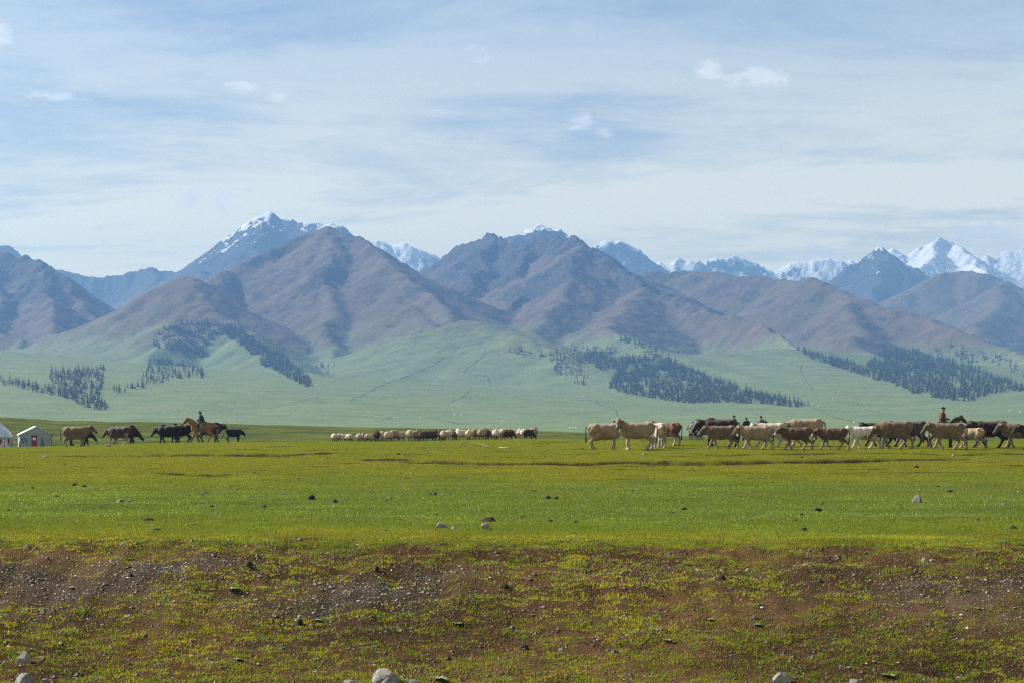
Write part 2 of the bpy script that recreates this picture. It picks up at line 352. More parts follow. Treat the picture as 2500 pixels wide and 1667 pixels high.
PF = patch(-4100, 4100, 5800, 10600, 18.0, 10, KF)
def land(x, y):
    h, o, r, a = (np.zeros(len(x)), np.zeros(len(x), np.int32), np.zeros(len(x)), np.zeros(len(x)))
    n1 = y < 2100
    if n1.any(): h[n1], o[n1], r[n1], a[n1] = far_height(x[n1], y[n1])
    n2 = (y >= 2100) & (y < 6300)
    if n2.any(): h[n2], o[n2], r[n2], a[n2] = sample(PN, x[n2], y[n2])
    n3_ = y >= 6000
    if n3_.any():
        q = sample(PF, x[n3_], y[n3_]); w = sst(y[n3_], 6000, 6250); m = w >= .5
        h[n3_] = h[n3_]*(1-w)+q[0]*w; idx = np.nonzero(n3_)[0][m]; o[idx] = q[1][m]; r[idx] = q[2][m]; a[idx] = q[3][m]
    bl = (y >= 2000) & (y < 2100)
    return h, o, r, a
# ---- near ground: bank, plateau, crest, green hill behind
PXC = np.array([-700, -300, 0, 500, 900, 1300, 1700, 2100, 2500, 2800, 3200.])
ND = [(100, [1113, 1113, 1113, 1107, 1103, 1101, 1099, 1099, 1099, 1099, 1099]), (110, [1108, 1108, 1108, 1101, 1095, 1091.5, 1090, 1089, 1089, 1089, 1089]),
      (122, [1102, 1102, 1101, 1093, 1086, 1080.5, 1079, 1080, 1080, 1080, 1080]), (140, [1096, 1096, 1094, 1082, 1079, 1074, 1075, 1076.5, 1077, 1077, 1077]),
      (152, [1093, 1093, 1091, 1078.5, 1077.5, 1071.5, 1075, 1078, 1078.5, 1078, 1078]), (166, [1095, 1095, 1093, 1080, 1078, 1073.5, 1077.5, 1081, 1081, 1081, 1081]),
      (200, [1104, 1104, 1102, 1093, 1088, 1081, 1077.5, 1084, 1088, 1088, 1088])]
NROW_D = np.array([0., 14, 24.6, 26, 33.4, 36, 50, 64, 80, 90]+[d for d, _ in ND]+[260., 330.])
NROW_Z = [np.full(11, z) for z in (0.35, -1.0, -1.52, -1.36, 0.04, 0.10, 0.12, 0.15, 0.34, 0.47)]
NROW_Z += [EYE+(HY-np.array(r))/F*d for d, r in ND]+[np.array([-1.9]*5+[-1.0, .05, -.9]+[-1.9]*3), np.full(11, -2.4)]
NZ = np.array(NROW_Z)                                   # rows x columns
SCARPS = [ # (crest line points (px, D)), height
 ([(-700, 104), (-100, 104), (150, 103.5), (330, 102.5), (480, 101), (640, 100), (760, 98)], .22),
 ([(820, 91), (960, 89.5), (1060, 88), (1180, 86.5), (1300, 85), (1500, 85.5), (1700, 86.5), (1900, 88), (2150, 90), (2400, 92)], .17),
 ([(330, 74.5), (400, 74), (460, 73), (540, 72), (600, 72)], .13),
 ([(700, 100), (840, 97), (1000, 96), (1100, 97)], .08), ([(1650, 97), (1900, 96.5), (2300, 97.5), (2700, 97)], .10), ([(600, 86), (760, 84.5), (900, 84)], .06), ([(1250, 99), (1420, 98.2), (1560, 99)], .07), ([(-300, 90), (60, 88.5), (260, 89)], .06), ([(1900, 81), (2150, 80), (2500, 81.5), (2800, 81)], .06), ([(1500, 55), (1700, 54.2), (1950, 54.8), (2100, 55)], .05), ([(200, 60), (420, 59), (600, 59.6)], .05), ([(1050, 70), (1300, 68.8), (1500, 69.6)], .05)]
def edge_D(x): return 33.4+1.5*pnoise(x/4.2, x*0+2.2, 4)+0.9*pnoise(x/1.1, x*0+5.2, 9)+0.3*pnoise(x/0.33, x*0+1.2, 13)
def scarp_lines(x, y, u):
    for pts, hh in SCARPS:
        pp = np.array(pts, float); ys = np.interp(u, pp[:, 0], pp[:, 1])+1.1*pnoise(x/5, y*0+1.5, 12)+0.5*pnoise(x/1.4, y*0+3.1, 15)
        e = np.clip(np.minimum((u-pp[0, 0])/80, (pp[-1, 0]-u)/80), 0, 1)*(0.55+0.75*np.clip(pnoise(x/3.7, y*0+8.5, 31)+0.6, 0, 1))
        yield ys, e, hh
def near_height(x, y):
    x = np.asarray(x, np.float64); y = np.asarray(y, np.float64)
    u = np.clip(CX+F*x/np.maximum(y, 3), -700, 3200)
    ci = np.clip(np.searchsorted(PXC, u)-1, 0, len(PXC)-2); ct = (u-PXC[ci])/(PXC[ci+1]-PXC[ci]); ct = ct*ct*(3-2*ct)
    sh = (edge_D(x)-33.4)*np.clip(1-np.abs(y-33)/7, 0, 1)
    yy = y-sh
    m = np.gradient(NZ, NROW_D, axis=0)
    i = np.clip(np.searchsorted(NROW_D, yy)-1, 0, len(NROW_D)-2); h = NROW_D[i+1]-NROW_D[i]; t = np.clip((yy-NROW_D[i])/h, 0, 1)
    def col(A, i): return A[i, ci]*(1-ct)+A[i, ci+1]*ct
    z = (2*t**3-3*t**2+1)*col(NZ, i)+(t**3-2*t**2+t)*h*col(m, i)+(-2*t**3+3*t**2)*col(NZ, i+1)+(t**3-t**2)*h*col(m, i+1)
    for ys, e, hh in scarp_lines(x, y, u):
        z = z-hh*e*np.where(y < ys, sst(y, ys-9, ys-0.3), 1-sst(y, ys, ys+0.55))
    un = np.clip((y-20)/15, 0, 1)
    z = z+0.035*fbm(x/4.5, y/4.5, 3, 33)*un+0.05*fbm(x/14, y/14, 2, 35)*un*np.clip(1-(y-120)/30, 0.25, 1)
    bank = sst(y, 24, 26.5)*(1-sst(y, 32.6, 34.2))
    z = z+bank*(0.035*fbm(x/0.6, y/0.6, 3, 41)+0.07*fbm(x/2.2, y/2.2, 2, 43))
    z = z+sst(y, 34, 36)*0.012*fbm(x/0.35, y/0.35, 2, 47)
    return z
def green_hill(x, y):
    u = CX+F*x/np.maximum(y, 3)
    top = np.interp(u, [-700, -200, 0, 130, 270, 450, 640, 780, 950, 1150, 1350, 1600, 2500], [1014, 1018, 1021, 1028, 1030, 1031, 1037, 1041, 1046, 1048, 1054, 1066, 1072])
    D0 = 520.0
    zc = EYE+(HY-top)/F*D0
    f = np.where(y < D0, np.exp(-((y-D0)/150.0)**2), np.exp(-((y-D0)/190.0)**2))
    zz = -3.0+(zc+3.0)*f+0.35*fbm(x/60, y/40, 3, 71)*f+0.14*fbm(x/9, y/9, 3, 73)*f
    return zz
def HT(x, y):
    """final ground height anywhere"""
    x = np.asarray(x, np.float64).ravel(); y = np.asarray(y, np.float64).ravel()
    z = np.zeros(len(x)); own = np.zeros(len(x), np.int32); rock = np.zeros(len(x)); ab = np.zeros(len(x))
    nm = y < 340
    if nm.any(): z[nm] = near_height(x[nm], y[nm])
    fm = y > 180
    if fm.any():
        hf, o, r, a = land(x[fm], y[fm])
        gh = green_hill(x[fm], y[fm]); gm = y[fm] < 1300
        hf = np.where(gm, smax(hf, gh, 1.0), hf)
        w = sst(y[fm], 210, 330)
        z[fm] = z[fm]*(1-w)+hf*w; own[fm] = o; rock[fm] = r; ab[fm] = a
    return z, own, rock, ab
def gz(x, y): return float(HT(np.array([x]), np.array([y]))[0][0])

def normals_of(V, nr, nc):
    G = V.reshape(nr, nc, 3); du = np.gradient(G, axis=1); dv = np.gradient(G, axis=0)
    N = np.cross(du, dv); N /= np.linalg.norm(N, axis=2, keepdims=True)+1e-9
    return N.reshape(-1, 3)
def grid_faces(nr, nc):
    i = np.arange(nr*nc).reshape(nr, nc)
    return np.stack([i[:-1, :-1], i[:-1, 1:], i[1:, 1:], i[1:, :-1]], -1).reshape(-1, 4)

# ---- materials of the land
def mountain_material():
    m, t = material('mountain_surface')
    pos = t.n('ShaderNodeNewGeometry').outputs['Position']
    g, r, s = (t.attr(k).outputs['Fac'] for k in ('green', 'rock', 'snow'))
    n1 = t.noise(pos, 1/260, 5, 0.6); n2 = t.noise(pos, 1/45, 5, 0.65); n3 = t.noise(pos, 1/9, 4, 0.7); n4 = t.noise(pos, 1/110, 6, 0.7, 0.6)
    grass = t.mixc(t.ramp(n2, 0.3, 0.7), (0.125, 0.185, 0.068), (0.185, 0.24, 0.10))
    grass = t.mixc(t.ramp(n4, 0.52, 0.75), grass, (0.195, 0.195, 0.09))
    brown = t.mixc(t.ramp(n2, 0.3, 0.72), (0.095, 0.074, 0.057), (0.165, 0.125, 0.09))
    brown = t.mixc(t.ramp(n1, 0.45, 0.7), brown, (0.125, 0.108, 0.055))
    gf = t.ramp(t.math('ADD', g, t.math('MULTIPLY', t.math('SUBTRACT', n4, 0.5), 0.8)), 0.05, 0.95)
    veg = t.mixc(gf, brown, grass)
    rk = t.mixc(t.ramp(n3, 0.3, 0.7), (0.022, 0.023, 0.026), (0.10, 0.095, 0.09))
    rf = t.ramp(t.math('ADD', r, t.math('ADD', t.math('MULTIPLY', t.math('SUBTRACT', n2, 0.5), 0.9), t.math('MULTIPLY', t.math('SUBTRACT', n3, 0.5), 0.5))), 0.42, 0.60)
    c = t.mixc(rf, veg, rk)
    sf = t.ramp(t.math('ADD', s, t.math('ADD', t.math('MULTIPLY', t.math('SUBTRACT', n2, 0.5), 1.1), t.math('MULTIPLY', t.math('SUBTRACT', n3, 0.5), 0.8))), 0.42, 0.62)
    c = t.mixc(sf, c, (0.95, 0.97, 1.0))
    hgt = t.math('ADD', t.math('MULTIPLY', n2, 7.0), t.math('MULTIPLY', n3, 2.6))
    bs = t.math('ADD', t.math('MULTIPLY', rf, 0.55), 0.45)
    bmp = t.n('ShaderNodeBump', i={'Height': hgt, 'Strength': bs, 'Distance': 1.0})
    principled(t, t.mixc(1.0, c, (0.62, 0.62, 0.62), 'MULTIPLY'), 0.95, bmp.outputs[0], 0.05)
    return m
MOUNT = mountain_material()

# ---- far land: one height field, cut into the plain and the separate mountains
US = np.linspace(-0.34, 0.34, 940)
DS = np.concatenate([np.linspace(700, 2500, 56, endpoint=False), np.arange(2500, 3050, 16.0), np.arange(3050, 5400, 8.0), np.arange(5400, 8000, 14), np.arange(8000, 10500, 25)])
nr, nc = len(DS), len(US)
DD, UU = np.meshgrid(DS, US, indexing='ij')
XX = (UU*DD).ravel(); YY = DD.ravel()
FZ, FO, FR, FA = HT(XX, YY)
_r = np.clip(FR, 0, 1)*sst(FZ, 200, 420)
FZ = FZ+_r*((ridged(XX/58, YY/58, 3, 141)-0.7)*6.5+pnoise(XX/21, YY/21, 143)*2.4)*np.clip(YY/5500, .7, 1.1)
_g = sst(FA, 10, 60)*(1-_r)
FZ = FZ+_g*(ridged(XX/64, YY/64, 3, 145)-0.7)*2.2
FV = np.stack([XX, YY, FZ], 1)
FN = normals_of(FV, nr, nc)
steep = 1-FN[:, 2]
zn = fbm(XX/330, YY/330, 4, 81)
green = 1-sst(FZ+zn*60+60*sst(FA, 12, 120), 65, 290)
_px = CX+F*XX/YY
green = np.clip(green+0.45*np.exp(-((_px-1130)/210)**2)*(1-sst(FZ, 150, 300))+0.25*np.exp(-((_px-2150)/200)**2)*(1-sst(FZ, 90, 190)), 0, 1)
green = np.where(FO == GROUPS.index('back'), green*0.35, green)
rockA = np.clip(FR*1.05+sst(steep, 0.17, 0.42)*0.55+0.10*fbm(XX/160, YY/160, 3, 83)+0.25*sst(FZ, 300, 620)-0.17-0.5*green+0.62*sst(fbm(XX/190, YY/190, 5, 87)+0.25*sst(steep, .08, .25), 0.22, 0.55)*sst(FZ, 170, 300), 0, 1)
aspect = FN[:, 1]                                    # snow lasts on the faces turned away from the low sun
snow = sst(FZ+zn*70+fbm(XX/60, YY/60, 3, 85)*60-steep*420+60, 560, 800)
snow = np.where(FO == GROUPS.index('back'), np.clip(snow*1.0, 0, 1), snow*0.4)
hi = (YY > 8900) & (XX/YY > 0.16)
snow = np.where(hi, np.clip(snow+0.55*sst(FZ-steep*300, 330, 580), 0, 1), snow)
FF = grid_faces(nr, nc)
fo = FO[FF[:, 0]]
# floors of the side valleys far behind the crests, seen from nowhere near the camera, are left out
_py = HY-(FZ-EYE)/YY*F; _run = np.minimum.accumulate(_py.reshape(nr, nc), axis=0).ravel()
_hid = (_py > _run+22) & (YY > 4300)
_keep = ~_hid[FF].all(1)
FF = FF[_keep]; fo = fo[_keep]
names = {'plain': ('valley_plain', 'pale green valley plain and fan below the mountains'), 'left': ('mountain', 'dark hazy mountainside at the left edge of the picture'), 'front': ('mountain', 'brown pyramid-shaped foothill with a straight slope, spruces on its foot'),
         'mid': ('mountain', 'brown mountain with a rocky crest behind the pyramid-shaped foothill'), 'centre': ('mountain', 'dark rocky mountain in the middle with a long descending spur'),
         'right': ('mountain', 'long brown grassy ridge descending to the right-hand forest'), 'far right': ('mountain', 'smooth brown hill below the snowy peaks at the right edge'),
         'back': ('snowy_mountains', 'distant snow-dusted mountain range behind the brown ridges'), 'fan': ('valley_plain', 'gently raised grassy fan at the mountain foot')}
for gi, g in enumerate(GROUPS):
    if g == 'fan': continue
    sel = (fo == gi) | ((fo == GROUPS.index('fan')) if g == 'plain' else False)
    if not sel.any(): continue
    fs = FF[sel]; uq, inv_ = np.unique(fs, return_inverse=True)
    me = mesh_np(names[g][0], FV[uq], inv_.reshape(-1, 4), 4, True, {'green': ('POINT', green[uq]), 'rock': ('POINT', rockA[uq]), 'snow': ('POINT', snow[uq])})
    me.normals_split_custom_set_from_vertices(FN[uq].astype(np.float32).tolist())
    put(names[g][0], me, MOUNT, kind='structure', label=names[g][1])
GRID_PY = HY-(FZ-EYE).reshape(nr, nc)/DD*F
def on_land(px, py):
    """the first point of the far land that the line of sight through (px, py) meets"""
    j = int(round(np.interp((px-CX)/F, US, np.arange(nc))))
    col = GRID_PY[:, j]; k = np.nonzero(col <= py)[0]
    if len(k) == 0: return None
    i = k[0]
    if i == 0: D = DS[0]; z = FZ[j]
    else:
        t = np.clip((col[i-1]-py)/max(col[i-1]-col[i], 1e-6), 0, 1)
        D = DS[i-1]+t*(DS[i]-DS[i-1]); z = FZ.reshape(nr, nc)[i-1, j]*(1-t)+FZ.reshape(nr, nc)[i, j]*t
    return np.array([US[j]*D, D, z])
# ------------------------------------------------------------------ near ground: bank, pasture, crest and the green rise behind
GU = np.linspace(-0.34, 0.34, 370)
GD = np.concatenate([np.linspace(2.5, 24, 22, endpoint=False), np.arange(24, 35.5, 0.085), np.linspace(35.5, 70, 80, endpoint=False), np.arange(70, 107, 0.22), np.arange(110, 170, 0.8), np.linspace(170, 700, 70)])
gr_, gc_ = len(GD), len(GU)
GDD, GUU = np.meshgrid(GD, GU, indexing='ij')
gx = (GUU*np.maximum(GDD, 14)).ravel(); gy = GDD.ravel()
gzv = HT(gx, gy)[0]
gzv[gy >= 699.9] = HT(gx[gy >= 699.9], gy[gy >= 699.9])[0]-0.15
GV = np.stack([gx, gy, gzv], 1)
GZ2 = gzv.reshape(gr_, gc_)
def ground_z(x, y):
    """height of the built ground sheet"""
    x = np.asarray(x, float); y = np.asarray(y, float)
    b = np.clip((x/np.maximum(y, 14)-GU[0])/(GU[1]-GU[0]), 0, gc_-1.001); a = np.clip(np.interp(y, GD, np.arange(gr_)), 0, gr_-1.001)
    i = a.astype(int); j = b.astype(int); a = a-i; b = b-j
    return GZ2[i, j]*(1-a)*(1-b)+GZ2[i+1, j]*a*(1-b)+GZ2[i, j+1]*(1-a)*b+GZ2[i+1, j+1]*a*b
near_height = ground_z
GN_ = normals_of(GV, gr_, gc_)
def PXX(x, y): return CX+F*x/np.maximum(y, 3)
def cover(x, y, steep=None):
    """soil, gravel and dryness of the pasture at a place"""
    e = edge_D(x); u = PXX(x, y)
    bank = sst(y, 25.2, 26.4)*(1-sst(y+0.5*fbm(x/0.9, y/0.6, 3, 99), e-1.3, e+0.45))
    n = fbm(x/1.1, y/1.1, 4, 101); n2 = fbm(x/3.5, y/3.5, 3, 103)
    soil = bank*np.clip(0.95+0.30*n+0.2*n2, 0.55, 1)
    grav = np.zeros_like(x)
    for (cx, cd, rx, rd, a) in [(-7.6, 30.5, 2.4, 1.3, 1.0), (-5.6, 31.2, 1.6, .9, .9), (-2.4, 29.9, 1.6, 0.9, 1.0), (-1.4, 30.6, .9, .6, .8), (7.0, 29.5, 1.9, 1.2, .8), (2.2, 30.8, 1.2, .5, .35), (5.0, 30.9, 1.4, .5, .25)]:
        grav = np.maximum(grav, a*np.exp(-((x-cx)/rx)**2-((y-cd)/rd)**2))
    grav = np.clip(grav*(1.0+0.7*n), 0, 1)
    # yellowed strip behind the fresh turf, fresher toward the crest
    dry = sst(y+7*fbm(x/14, y/14, 3, 107), 58, 74)*(1-0.7*sst(y, 84, 104))*0.55
    dry = np.maximum(dry, 0.75*sst(y, e-0.6, e+0.1)*(1-sst(y+0.8*n2, e+0.5, e+3.5)))
    dry = np.clip(dry+0.35*fbm(x/5, y/5, 3, 109)*sst(y, 40, 66), 0, 1)
    lush = sst(y+2*n2, 35.5, 41)*(1-sst(y+7*fbm(x/14, y/14, 3, 107), 56, 72))
    return soil, grav, dry, lush, bank
soil, grav, dry, lush, bank = cover(gx, gy)
gsteep = 1-GN_[:, 2]
_u = PXX(gx, gy); _sc = np.zeros_like(gx); _nz = np.clip(1.0+0.55*fbm(gx/1.6, gy/0.9, 3, 113), 0, 1)
for ys, e, hh in scarp_lines(gx, gy, np.clip(_u, -700, 3200)):
    _sc = np.maximum(_sc, np.clip(e*1.6, 0, 1)*min(1, hh/.11)*np.exp(-((gy-ys-.1)/(.22+1.0*hh))**2)*_nz)
soil = np.maximum(soil, 0.66*_sc)
trk = np.clip(fbm(gx/6, gy/1.9, 4, 111)-0.45, 0, 1)*2.4*(0.35+0.65*sst(gy, 60, 72))*sst(gy, 36, 40)*(1-sst(gy, 125, 140))
soil = np.clip(np.maximum(soil, trk), 0, 1)
hillm = sst(gy, 170, 230)
def ground_material():
    m, t = material('pasture_ground')
    pos = t.n('ShaderNodeNewGeometry').outputs['Position']
    so, gv, dr, lu, hi = (t.attr(k).outputs['Fac'] for k in ('soil', 'gravel', 'dry', 'lush', 'hill'))
    n1 = t.noise(pos, 0.35, 5, 0.6); n2 = t.noise(pos, 2.4, 5, 0.65); n3 = t.noise(pos, 14, 5, 0.7); n4 = t.noise(pos, 55, 3, 0.7)
    g = t.mixc(t.ramp(n2, 0.3, 0.7), (0.10, 0.12, 0.012), (0.165, 0.18, 0.018))
    g = t.mixc(t.math('MULTIPLY', lu, 0.85), g, t.mixc(t.ramp(n3, 0.3, 0.7), (0.075, 0.10, 0.016), (0.13, 0.16, 0.03)))
    g = t.mixc(t.math('MULTIPLY', dr, t.ramp(n2, 0.25, 0.7, 0.45, 1.0)), g, t.mixc(t.ramp(n3, 0.3, 0.7), (0.13, 0.12, 0.013), (0.20, 0.19, 0.022)))
    hg = t.mixc(t.ramp(t.noise(pos, 0.06, 6, 0.65), 0.35, 0.65), (0.05, 0.068, 0.012), (0.11, 0.125, 0.028))
    g = t.mixc(hi, g, hg)
    s1 = t.mixc(t.ramp(t.math('ADD', t.math('MULTIPLY', n3, 0.5), t.math('MULTIPLY', n4, 0.5)), 0.38, 0.62), (0.014, 0.010, 0.005), (0.088, 0.06, 0.032))
    s1 = t.mixc(t.math('MULTIPLY', t.attr('bank').outputs['Fac'], t.ramp(t.math('ADD', t.math('MULTIPLY', n1, 0.5), t.math('MULTIPLY', n4, 0.5)), 0.42, 0.60)), s1, (0.165, 0.10, 0.048))
    s1 = t.mixc(t.math('MULTIPLY', gv, t.ramp(n4, 0.42, 0.6)), s1, (0.10, 0.09, 0.08))
    sf = t.ramp(t.math('ADD', so, t.math('ADD', t.math('MULTIPLY', t.math('SUBTRACT', n3, 0.5), 0.7), t.math('MULTIPLY', t.math('SUBTRACT', n2, 0.5), 0.6))), 0.35, 0.62)
    c = t.mixc(sf, g, s1)
    hgt = t.math('ADD', t.math('MULTIPLY', n3, 0.07), t.math('MULTIPLY', n4, 0.035))
    bmp = t.n('ShaderNodeBump', i={'Height': hgt, 'Strength': 1.0, 'Distance': 1.0})
    principled(t, t.mixc(1.0, c, (0.72, 0.72, 0.72), 'MULTIPLY'), 1.0, bmp.outputs[0], 0.0)
    return m
GROUND = ground_material()
me = mesh_np('ground', GV, grid_faces(gr_, gc_), 4, True, {'soil': ('POINT', soil), 'gravel': ('POINT', grav), 'dry': ('POINT', dry), 'lush': ('POINT', lush), 'hill': ('POINT', hillm), 'bank': ('POINT', bank)})
put('ground', me, GROUND, kind='structure', label='grazed pasture with a bare earthen bank in front and a low green rise behind')
_ND = np.arange(4.0, 340, 0.04)
def near_at(px, py):
    """where the line of sight through a pixel meets the near ground"""
    x = (px-CX)/F*_ND; z = near_height(x, _ND); p = HY-(z-EYE)/_ND*F
    k = np.nonzero(p <= py)[0]
    k = k[k > 500] if len(k) else k
    i = k[0] if len(k) else len(_ND)-1
    return np.array([x[i], _ND[i], z[i]])
# ------------------------------------------------------------------ grass
rng = np.random.RandomState(5)
def blade_material(name, trans=0.45, gloss=0.10):
    m, t = material(name)
    c = t.attr('tone').outputs['Color']
    p = t.n('ShaderNodeBsdfPrincipled', i={'Base Color': c, 'Roughness': 0.5, 'Specular IOR Level': gloss})
    tr = t.n('ShaderNodeBsdfTranslucent', i={'Color': t.mixc(1.0, c, (1.5, 1.35, 0.7), 'MULTIPLY')})
    mx = t.n('ShaderNodeMixShader', i={0: trans, 1: p.outputs[0], 2: tr.outputs[0]})
    t.n('ShaderNodeOutputMaterial', i={'Surface': mx.outputs[0]})
    return m
BLADE = blade_material('grass_blades'); DEAD = blade_material('dead_grass', 0.2, 0.1)
def blades(x, y, h, w, lean, col, zoff=-0.004):
    n = len(x); z = np.empty(n)
    z[:] = ground_z(x, y)
    a = rng.uniform(0, 2*np.pi, n); la = rng.uniform(0, 2*np.pi, n)
    wx, wy = np.cos(a)*w/2, np.sin(a)*w/2
    V = np.empty((n, 3, 3), np.float32)
    V[:, 0] = np.stack([x-wx, y-wy, z+zoff], 1); V[:, 1] = np.stack([x+wx, y+wy, z+zoff], 1)
    V[:, 2] = np.stack([x+np.cos(la)*lean*h, y+np.sin(la)*lean*h, z+h*np.sqrt(np.clip(1-lean*lean, 0.05, 1))], 1)
    v_ = np.clip(1+0.30*fbm(x/2.6, y/2.6, 3, 151)+0.22*fbm(x/9, y/7, 2, 153), 0.5, 1.5)[:, None]; col = np.clip(col*np.concatenate([v_**1.15, v_, v_**.8], 1), 0, 1)
    col4 = np.concatenate([col, np.ones((n, 1))], 1)
    return V.reshape(-1, 3), np.repeat(col4, 3, 0)
def pack(name, parts, mat, label, cat='grass'):
    V = np.concatenate([p[0] for p in parts]); C = np.concatenate([p[1] for p in parts])
    me = mesh_np(name, V, np.arange(len(V)).reshape(-1, 3), 3, False, {'tone': ('POINT', C)})
    return put(name, me, mat, kind='stuff', label=label, cat=cat)
def pick(cols, n, jit=0.18, gain=1.04):
    cols = np.array(cols); c = cols[rng.randint(0, len(cols), n)]
    return np.clip(c*gain*(1+rng.uniform(-jit, jit, (n, 1))), 0, 1)
def spread(n, d0, d1, p=1.0):
    D = d0+(d1-d0)*rng.uniform(0, 1, n)**p
    x = rng.uniform(-0.30, 0.30, n)*D
    return x, D
# short fresh turf of the near pasture
x, y = spread(280000, 32.6, 72, 1.25)
so, gv, dr, lu, bk = cover(x, y)
keep = rng.uniform(0, 1, len(x)) < np.clip(1.05-1.3*so, 0, 1)
x, y, dr, lu = x[keep], y[keep], dr[keep], lu[keep]
n = len(x)
c = pick([(0.07, 0.12, 0.02), (0.095, 0.15, 0.025), (0.12, 0.175, 0.035), (0.075, 0.135, 0.03)], n)
cd = pick([(0.16, 0.155, 0.018), (0.20, 0.165, 0.025), (0.12, 0.14, 0.018)], n)
f = (np.clip(dr*1.1, 0, 1)*(rng.uniform(0, 1, n) < 0.35+0.6*dr))[:, None]
c = c*(1-f)+cd*f
sp = rng.uniform(0, 1, n) < 0.05*lu
c[sp] = np.array([0.30, 0.36, 0.22])  # pale blades stand in for glints: sheen put into their colour
g1 = blades(x, y, rng.uniform(0.022, 0.05, n), rng.uniform(0.006, 0.011, n)*(0.7+y/90), rng.uniform(0.1, 0.75, n), c)
# the farther pasture, up to the crest
x, y = spread(150000, 68, 160, 1.1)
n = len(x)
so, gv, dr, lu, bk = cover(x, y)
c = pick([(0.095, 0.125, 0.014), (0.125, 0.15, 0.018), (0.085, 0.12, 0.016)], n)
cd = pick([(0.17, 0.14, 0.018), (0.21, 0.175, 0.028), (0.14, 0.14, 0.018)], n)
f = (dr*(rng.uniform(0, 1, n) < 0.75))[:, None]
g2 = blades(x, y, rng.uniform(0.025, 0.06, n), rng.uniform(0.012, 0.03, n), rng.uniform(0.1, 0.7, n), c*(1-f)+cd*f)
pack('grass', [g1, g2], BLADE, 'short grazed green turf covering the pasture')
# tufts on the earthen bank and at its foot
nt = 21000
tx = rng.uniform(-11, 11, nt); ty = rng.uniform(24.0, 34.0, nt)
so, gv, dr, lu, bk = cover(tx, ty)
den = 0.60+1.1*fbm(tx/0.7, ty/0.4, 4, 121)+0.5*fbm(tx/3, ty/1.6, 2, 123)+0.35*sst(ty, 32.2, 33.4)+0.8*(1-sst(ty, 25.4, 26.5))+0.25*(1-sst(ty, 26.0, 30.5))
keep = (rng.uniform(0, 1, nt) < np.clip(den, 0, 1)*0.95) & (rng.uniform(0, 1, nt) > gv*1.15)
tx, ty = tx[keep], ty[keep]; nt = len(tx)
nb = rng.randint(14, 36, nt); idx = np.repeat(np.arange(nt), nb); n = len(idx)
tr_ = np.clip(rng.lognormal(-2.85, 0.5, nt), 0.02, 0.15)
ang = rng.uniform(0, 2*np.pi, n); rr = np.sqrt(rng.uniform(0, 1, n))*tr_[idx]
x = tx[idx]+np.cos(ang)*rr*1.5; y = ty[idx]+np.sin(ang)*rr
tc_ = pick([(0.11, 0.165, 0.016), (0.15, 0.185, 0.016), (0.18, 0.195, 0.016), (0.21, 0.19, 0.018), (0.09, 0.16, 0.03), (0.16, 0.19, 0.015)], nt, 0.25)
c = tc_[idx]*rng.uniform(0.7, 1.3, (n, 1))
yl = rng.uniform(0, 1, n) < 0.07; c[yl] = np.array([0.26, 0.19, 0.05])
g3 = blades(x, y, rng.uniform(0.018, 0.045, n)*(0.75+tr_[idx]*4), rng.uniform(0.008, 0.015, n), rng.uniform(0.2, 0.95, n), c)
pack('bank_grass', [g3], BLADE, 'tufts of yellow-green grass scattered over the brown earthen bank')
# dead stems and litter on the bank
n = 380000
x = rng.uniform(-11, 11, n); y = rng.uniform(24.5, 34.0, n)
so, gv, dr, lu, bk = cover(x, y)
k = rng.uniform(0, 1, n) < np.clip(0.35+0.9*fbm(x/1.6, y/1.0, 3, 125)+0.1, 0.05, 1)*np.clip(bk+0.15, 0, 1)*(1-0.75*gv)
x, y = x[k], y[k]; n = len(x)
c = pick([(0.13, 0.075, 0.035), (0.19, 0.12, 0.055), (0.10, 0.06, 0.028), (0.30, 0.20, 0.10), (0.17, 0.075, 0.035), (0.09, 0.075, 0.025), (0.05, 0.03, 0.018)], n, 0.3)
g4 = blades(x, y, rng.uniform(0.015, 0.045, n), rng.uniform(0.006, 0.013, n), rng.uniform(0.5, 0.97, n), c)
pack('dead_grass', [g4], DEAD, 'reddish brown dead grass and litter on the bank', 'dead grass')
# ------------------------------------------------------------------ stones
def stone_material(name, a, b):
    m, t = material(name)
    co = t.n('ShaderNodeTexCoord').outputs['Object']; oi = t.n('ShaderNodeObjectInfo').outputs['Random']
    mp = t.n('ShaderNodeVectorMath', operation='ADD', i={0: co, 1: t.n('ShaderNodeCombineXYZ', i={0: t.math('MULTIPLY', oi, 30), 1: oi, 2: oi}).outputs[0]}).outputs[0]
    n = t.noise(mp, 2.2, 7, 0.65, 0.3); n2 = t.noise(mp, 11, 5, 0.7)
    c = t.mixc(t.ramp(n, 0.32, 0.68), a, b)
    c = t.mixc(t.ramp(n2, 0.56, 0.72, 0, 0.6), c, tuple(v*0.45 for v in a))
    c = t.mixc(t.ramp(t.noise(mp, 5, 4, 0.6), 0.62, 0.72, 0, 0.5), c, (0.30, 0.27, 0.17))
    bmp = t.n('ShaderNodeBump', i={'Height': t.math('ADD', n, t.math('MULTIPLY', n2, 0.4)), 'Strength': 0.5, 'Distance': 0.15})
    principled(t, c, 0.9, bmp.outputs[0], 0.2)
    return m
PALE = stone_material('pale_stone', (0.14, 0.132, 0.12), (0.29, 0.275, 0.25))
GREY = stone_material('grey_stone', (0.10, 0.095, 0.09), (0.23, 0.22, 0.205))
CLOD = stone_material('dark_dung', (0.012, 0.009, 0.007), (0.035, 0.026, 0.018))
def ico(sub):
    import bmesh
    bm = bmesh.new(); bmesh.ops.create_icosphere(bm, subdivisions=sub, radius=1.0)
    V = np.array([v.co[:] for v in bm.verts]); Fs = np.array([[v.index for v in f.verts] for f in bm.faces]); bm.free()
    return V, Fs
